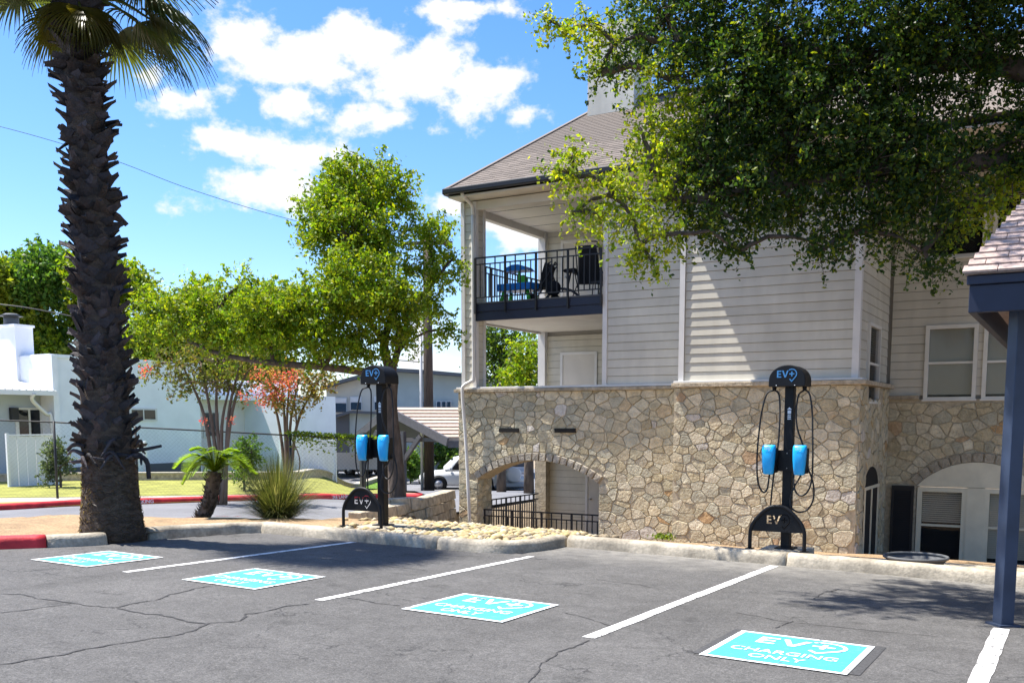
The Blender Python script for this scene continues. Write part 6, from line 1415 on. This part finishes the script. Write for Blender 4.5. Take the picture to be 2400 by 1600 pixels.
# ================================================================== CARS
def car(label, loc, yaw, paint, L_=4.5, W=1.82, H=1.68, spare=False, group='parked cars behind the building'):
    r = empty('parked_car', loc, yaw, label, 'car', group); h = W / 2
    def loft(st, nm, mat, par=r, smooth=True):
        vs = []; fs = []; m = len(st[0][1])
        for x, ring in st: vs += [(x, y, z) for y, z in ring]
        for i in range(len(st) - 1):
            for k in range(m): fs.append((i * m + k, i * m + (k + 1) % m, (i + 1) * m + (k + 1) % m, (i + 1) * m + k))
        fs += [tuple(range(m)), tuple((len(st) - 1) * m + k for k in range(m))]
        o = MB().add(vs, fs, smooth).build(nm, mat); o.parent = par; return o
    def ring(w, z0, z1): return [(-w * .92, z0), (w * .92, z0), (w, z0 + .15), (w, z0 + (z1 - z0) * .62), (w * .93, z1 - .04), (w * .8, z1), (-w * .8, z1), (-w * .93, z1 - .04), (-w, z0 + (z1 - z0) * .62), (-w, z0 + .15)]
    a = L_ / 2
    loft([(-a, ring(h * .86, .42, .88)), (-a + .12, ring(h * .96, .3, 1.0)), (-a + .5, ring(h, .26, 1.03)), (.2, ring(h, .24, 1.0)), (a - 1.35, ring(h, .26, .99)), (a - .6, ring(h * .97, .28, .93)), (a - .15, ring(h * .9, .32, .82)), (a, ring(h * .78, .42, .68))], 'body', paint)
    def cr(w0, w1, z1): return [(-w0, .97), (w0, .97), (w1, z1 - .05), (w1 * .85, z1), (-w1 * .85, z1), (-w1, z1 - .05)]
    cab = loft([(-a + .1, cr(h * .88, h * .74, 1.1)), (-a + .28, cr(h * .9, h * .76, H - .06)), (-a + .9, cr(h * .92, h * .77, H)), (.15, cr(h * .92, h * .77, H)), (.55, cr(h * .92, h * .76, H - .08)), (1.05, cr(h * .9, h * .8, 1.14))], 'cabin', paint)
    for s in (-1, 1):
        for x0, x1, x2, x3 in ((-a + .42, -.78, -.72, -a + .5), (-.7, .12, .08, -.66), (.18, .78, .42, .14)):
            p = [(x0, 1.03), (x1, 1.03), (x2, H - .17), (x3, H - .17)]; V = []
            for x, z in p: t = (z - .97) / (H - 1.02); y = h * .92 + (h * .77 - h * .92) * t; V += [(x, s * (y + .012), z)]
            o = MB().add(V, [(0, 1, 2, 3)]).build('side_window', m_glassd); o.parent = cab
    for x0, x1, nm in ((1.0, .58, 'windscreen'), (-a + .15, -a + .27, 'rear_window')):
        e = .03 if x0 > 0 else -.03; o = MB().add([(x0 + e, -h * .74, 1.14), (x0 + e, h * .74, 1.14), (x1 + e, h * .66, H - .13), (x1 + e, -h * .66, H - .13)], [(0, 1, 2, 3)]).build(nm, m_glassd); o.parent = cab
    for x in (-a + .85, a - .88):
        for s in (-1, 1):
            y = s * (h - .09); w = MB().tube([(x, y - .11, .35), (x, y - .09, .35), (x, y + .09, .35), (x, y + .11, .35)], [.31, .355, .355, .31], 22).build('wheel', m_tyre); w.parent = r
            rim = MB(); rim.tube([(x, y + s * .112, .35), (x, y + s * .118, .35)], .2, 18)
            for k in range(5): an = k * 2 * math.pi / 5; rim.bar((x, y + s * .122, .35), (x + .22 * math.cos(an), y + s * .122, .35 + .22 * math.sin(an)), .05, .012)
            o = rim.build('rim', m_rim); o.parent = w
            o = MB().tube([(x, s * (h - .03), .37), (x, s * (h + .004), .37)], .41, 22).build('wheel_arch', m_tyre); o.parent = r
    for s in (-1, 1):
        o = bevel(MB().box((a - .28, s * h * .62 - .17, .66), (a - .06, s * h * .62 + .17, .82)).build('headlight', m_lamp), .03); o.parent = r
        o = bevel(MB().box((-a - .01, s * h * .78 - .09, .78), (-a + .15, s * h * .78 + .09, 1.12)).build('tail_light', m_tail), .02); o.parent = r
        o = bevel(MB().box((.72, s * (h + .02) - .1, 1.02), (.86, s * (h + .02) + .1, 1.16)).build('mirror', paint), .03); o.parent = r
    o = bevel(MB().box((a - .12, -h * .7, .34), (a + .05, h * .7, .5)).build('bumper', m_tyre), .03); o.parent = r
    o = bevel(MB().box((-a - .08, -h * .85, .38), (-a + .1, h * .85, .58)).build('bumper', paint), .03); o.parent = r
    o = MB().box((-a - .03, -.16, .66), (-a - .012, .16, .82)).build('number_plate', m_trim); o.parent = r
    if spare:
        o = MB().tube([(-a - .02, .1, .95), (-a - .2, .1, .95), (-a - .24, .1, .95)], [.36, .36, .28], 24).build('spare_wheel_cover', m_trim); o.parent = r
    return r
def gpos(u, v, D): p = at(u, v, D=D); return (p[0], p[1], p[2])
def place(u, v, D): p = at(u, v, D=D); return (p[0], p[1], zg(p[0], p[1]) + .03)
car('white car with its nose showing left of the stone pier', gpos(1092, 1148, 48), math.atan2(-.5, -.866) + .12, m_white_car, 4.5)
car('white suv parked behind the vine-covered fence', gpos(802, 1112, 63), ir + math.pi * .82, m_white_car, 4.6)
car('dark car parked close behind the left charging post', gpos(872, 1108, 62), ir + math.pi * .80, m_dcar, 4.4)
car('silver suv with a white spare wheel cover seen through the arch', gpos(1180, 1152, 47), R(120) + .25, m_silver, 4.4, 1.8, 1.75, True)
# ================================================================== NAVY CARPORT AT RIGHT
cq = empty('navy_carport', (-.5, 9.42, lot(-.5, 9.42)), 0, 'navy blue steel carport with pink-brown shingle roof at the right edge', 'carport')
g0 = cq.location.z; EXc, EYc = -.86 + .5, 9.0 - 9.42
def cb(nm, a, b, mat, bv=.006): return bevel(child(MB().box((a[0], a[1], a[2] - g0), (b[0], b[1], b[2] - g0)), nm, mat, cq), bv)
for xx in (0, 4.4):
    po = bevel(child(MB().box((-.062, -.062, 0), (.062, .062, 2.66 - g0)), 'post', m_steel, cq), .008); po.rotation_euler.z = R(40); po.location = (xx, 0, 0)
    po = child(MB().box((-.1, -.1, 0), (.1, .1, .02)), 'base_plate', m_steel, cq); po.rotation_euler.z = R(40); po.location = (xx, 0, 0)
cb('fascia', (EXc, EYc, 2.48), (6, EYc + .06, 2.70), m_navy); cb('fascia_trim', (EXc - .02, EYc - .03, 2.703), (6, EYc + .05, 2.775), m_navy); cb('fascia', (EXc, EYc + .063, 2.48), (EXc + .06, 5.2, 2.70), m_navy)
cb('beam', (-.07, EYc + .064, 2.52), (.07, 5.0, 2.66), m_steel); cb('beam', (EXc + .07, -.05, 2.662), (5.8, .05, 2.76), m_steel)
child(MB().bar((.0, .06, 2.05 - g0), (.0, .75, 2.52 - g0), .09, .09), 'brace', m_black, cq); child(MB().bar((.09, .02, 1.95 - g0), (.09, .02, 2.66 - g0), .07, .07), 'strap', m_black, cq)
A0 = Vector((EXc - .035, EYc - .07, 2.782 - g0)); SL = .67; RU = 2.7
rfm = MB(); rfm.add([A0, (6, A0.y, A0.z), (6, A0.y + RU, A0.z + SL * RU), (A0.x + .33 * RU, A0.y + RU, A0.z + SL * RU), (A0.x, A0.y + 2 * RU, A0.z), (6, A0.y + 2 * RU, A0.z)], [(0, 1, 2, 3), (0, 3, 4), (3, 2, 5, 4), (0, 4, 5, 1)])
rfo = child(rfm, 'roof', m_shing2, cq); upv = Vector((0, RU, SL * RU)); LU2 = upv.length
sh2 = MB().hexa([(0, 0, .004), (.3, 0, .004), (.3, .17, .0), (0, .17, .0), (0, 0, .024), (.3, 0, .024), (.3, .17, .008), (0, .17, .008)]).mesh('shingle', m_shing2)
Mw = Matrix.Translation(cq.location)
shingles(Mw @ A0, (1, 0, 0), upv, lambda t: (.33 * RU * t / LU2 - .015, 2.0), int(LU2 / .112), .112, .26, rfo, sh2)
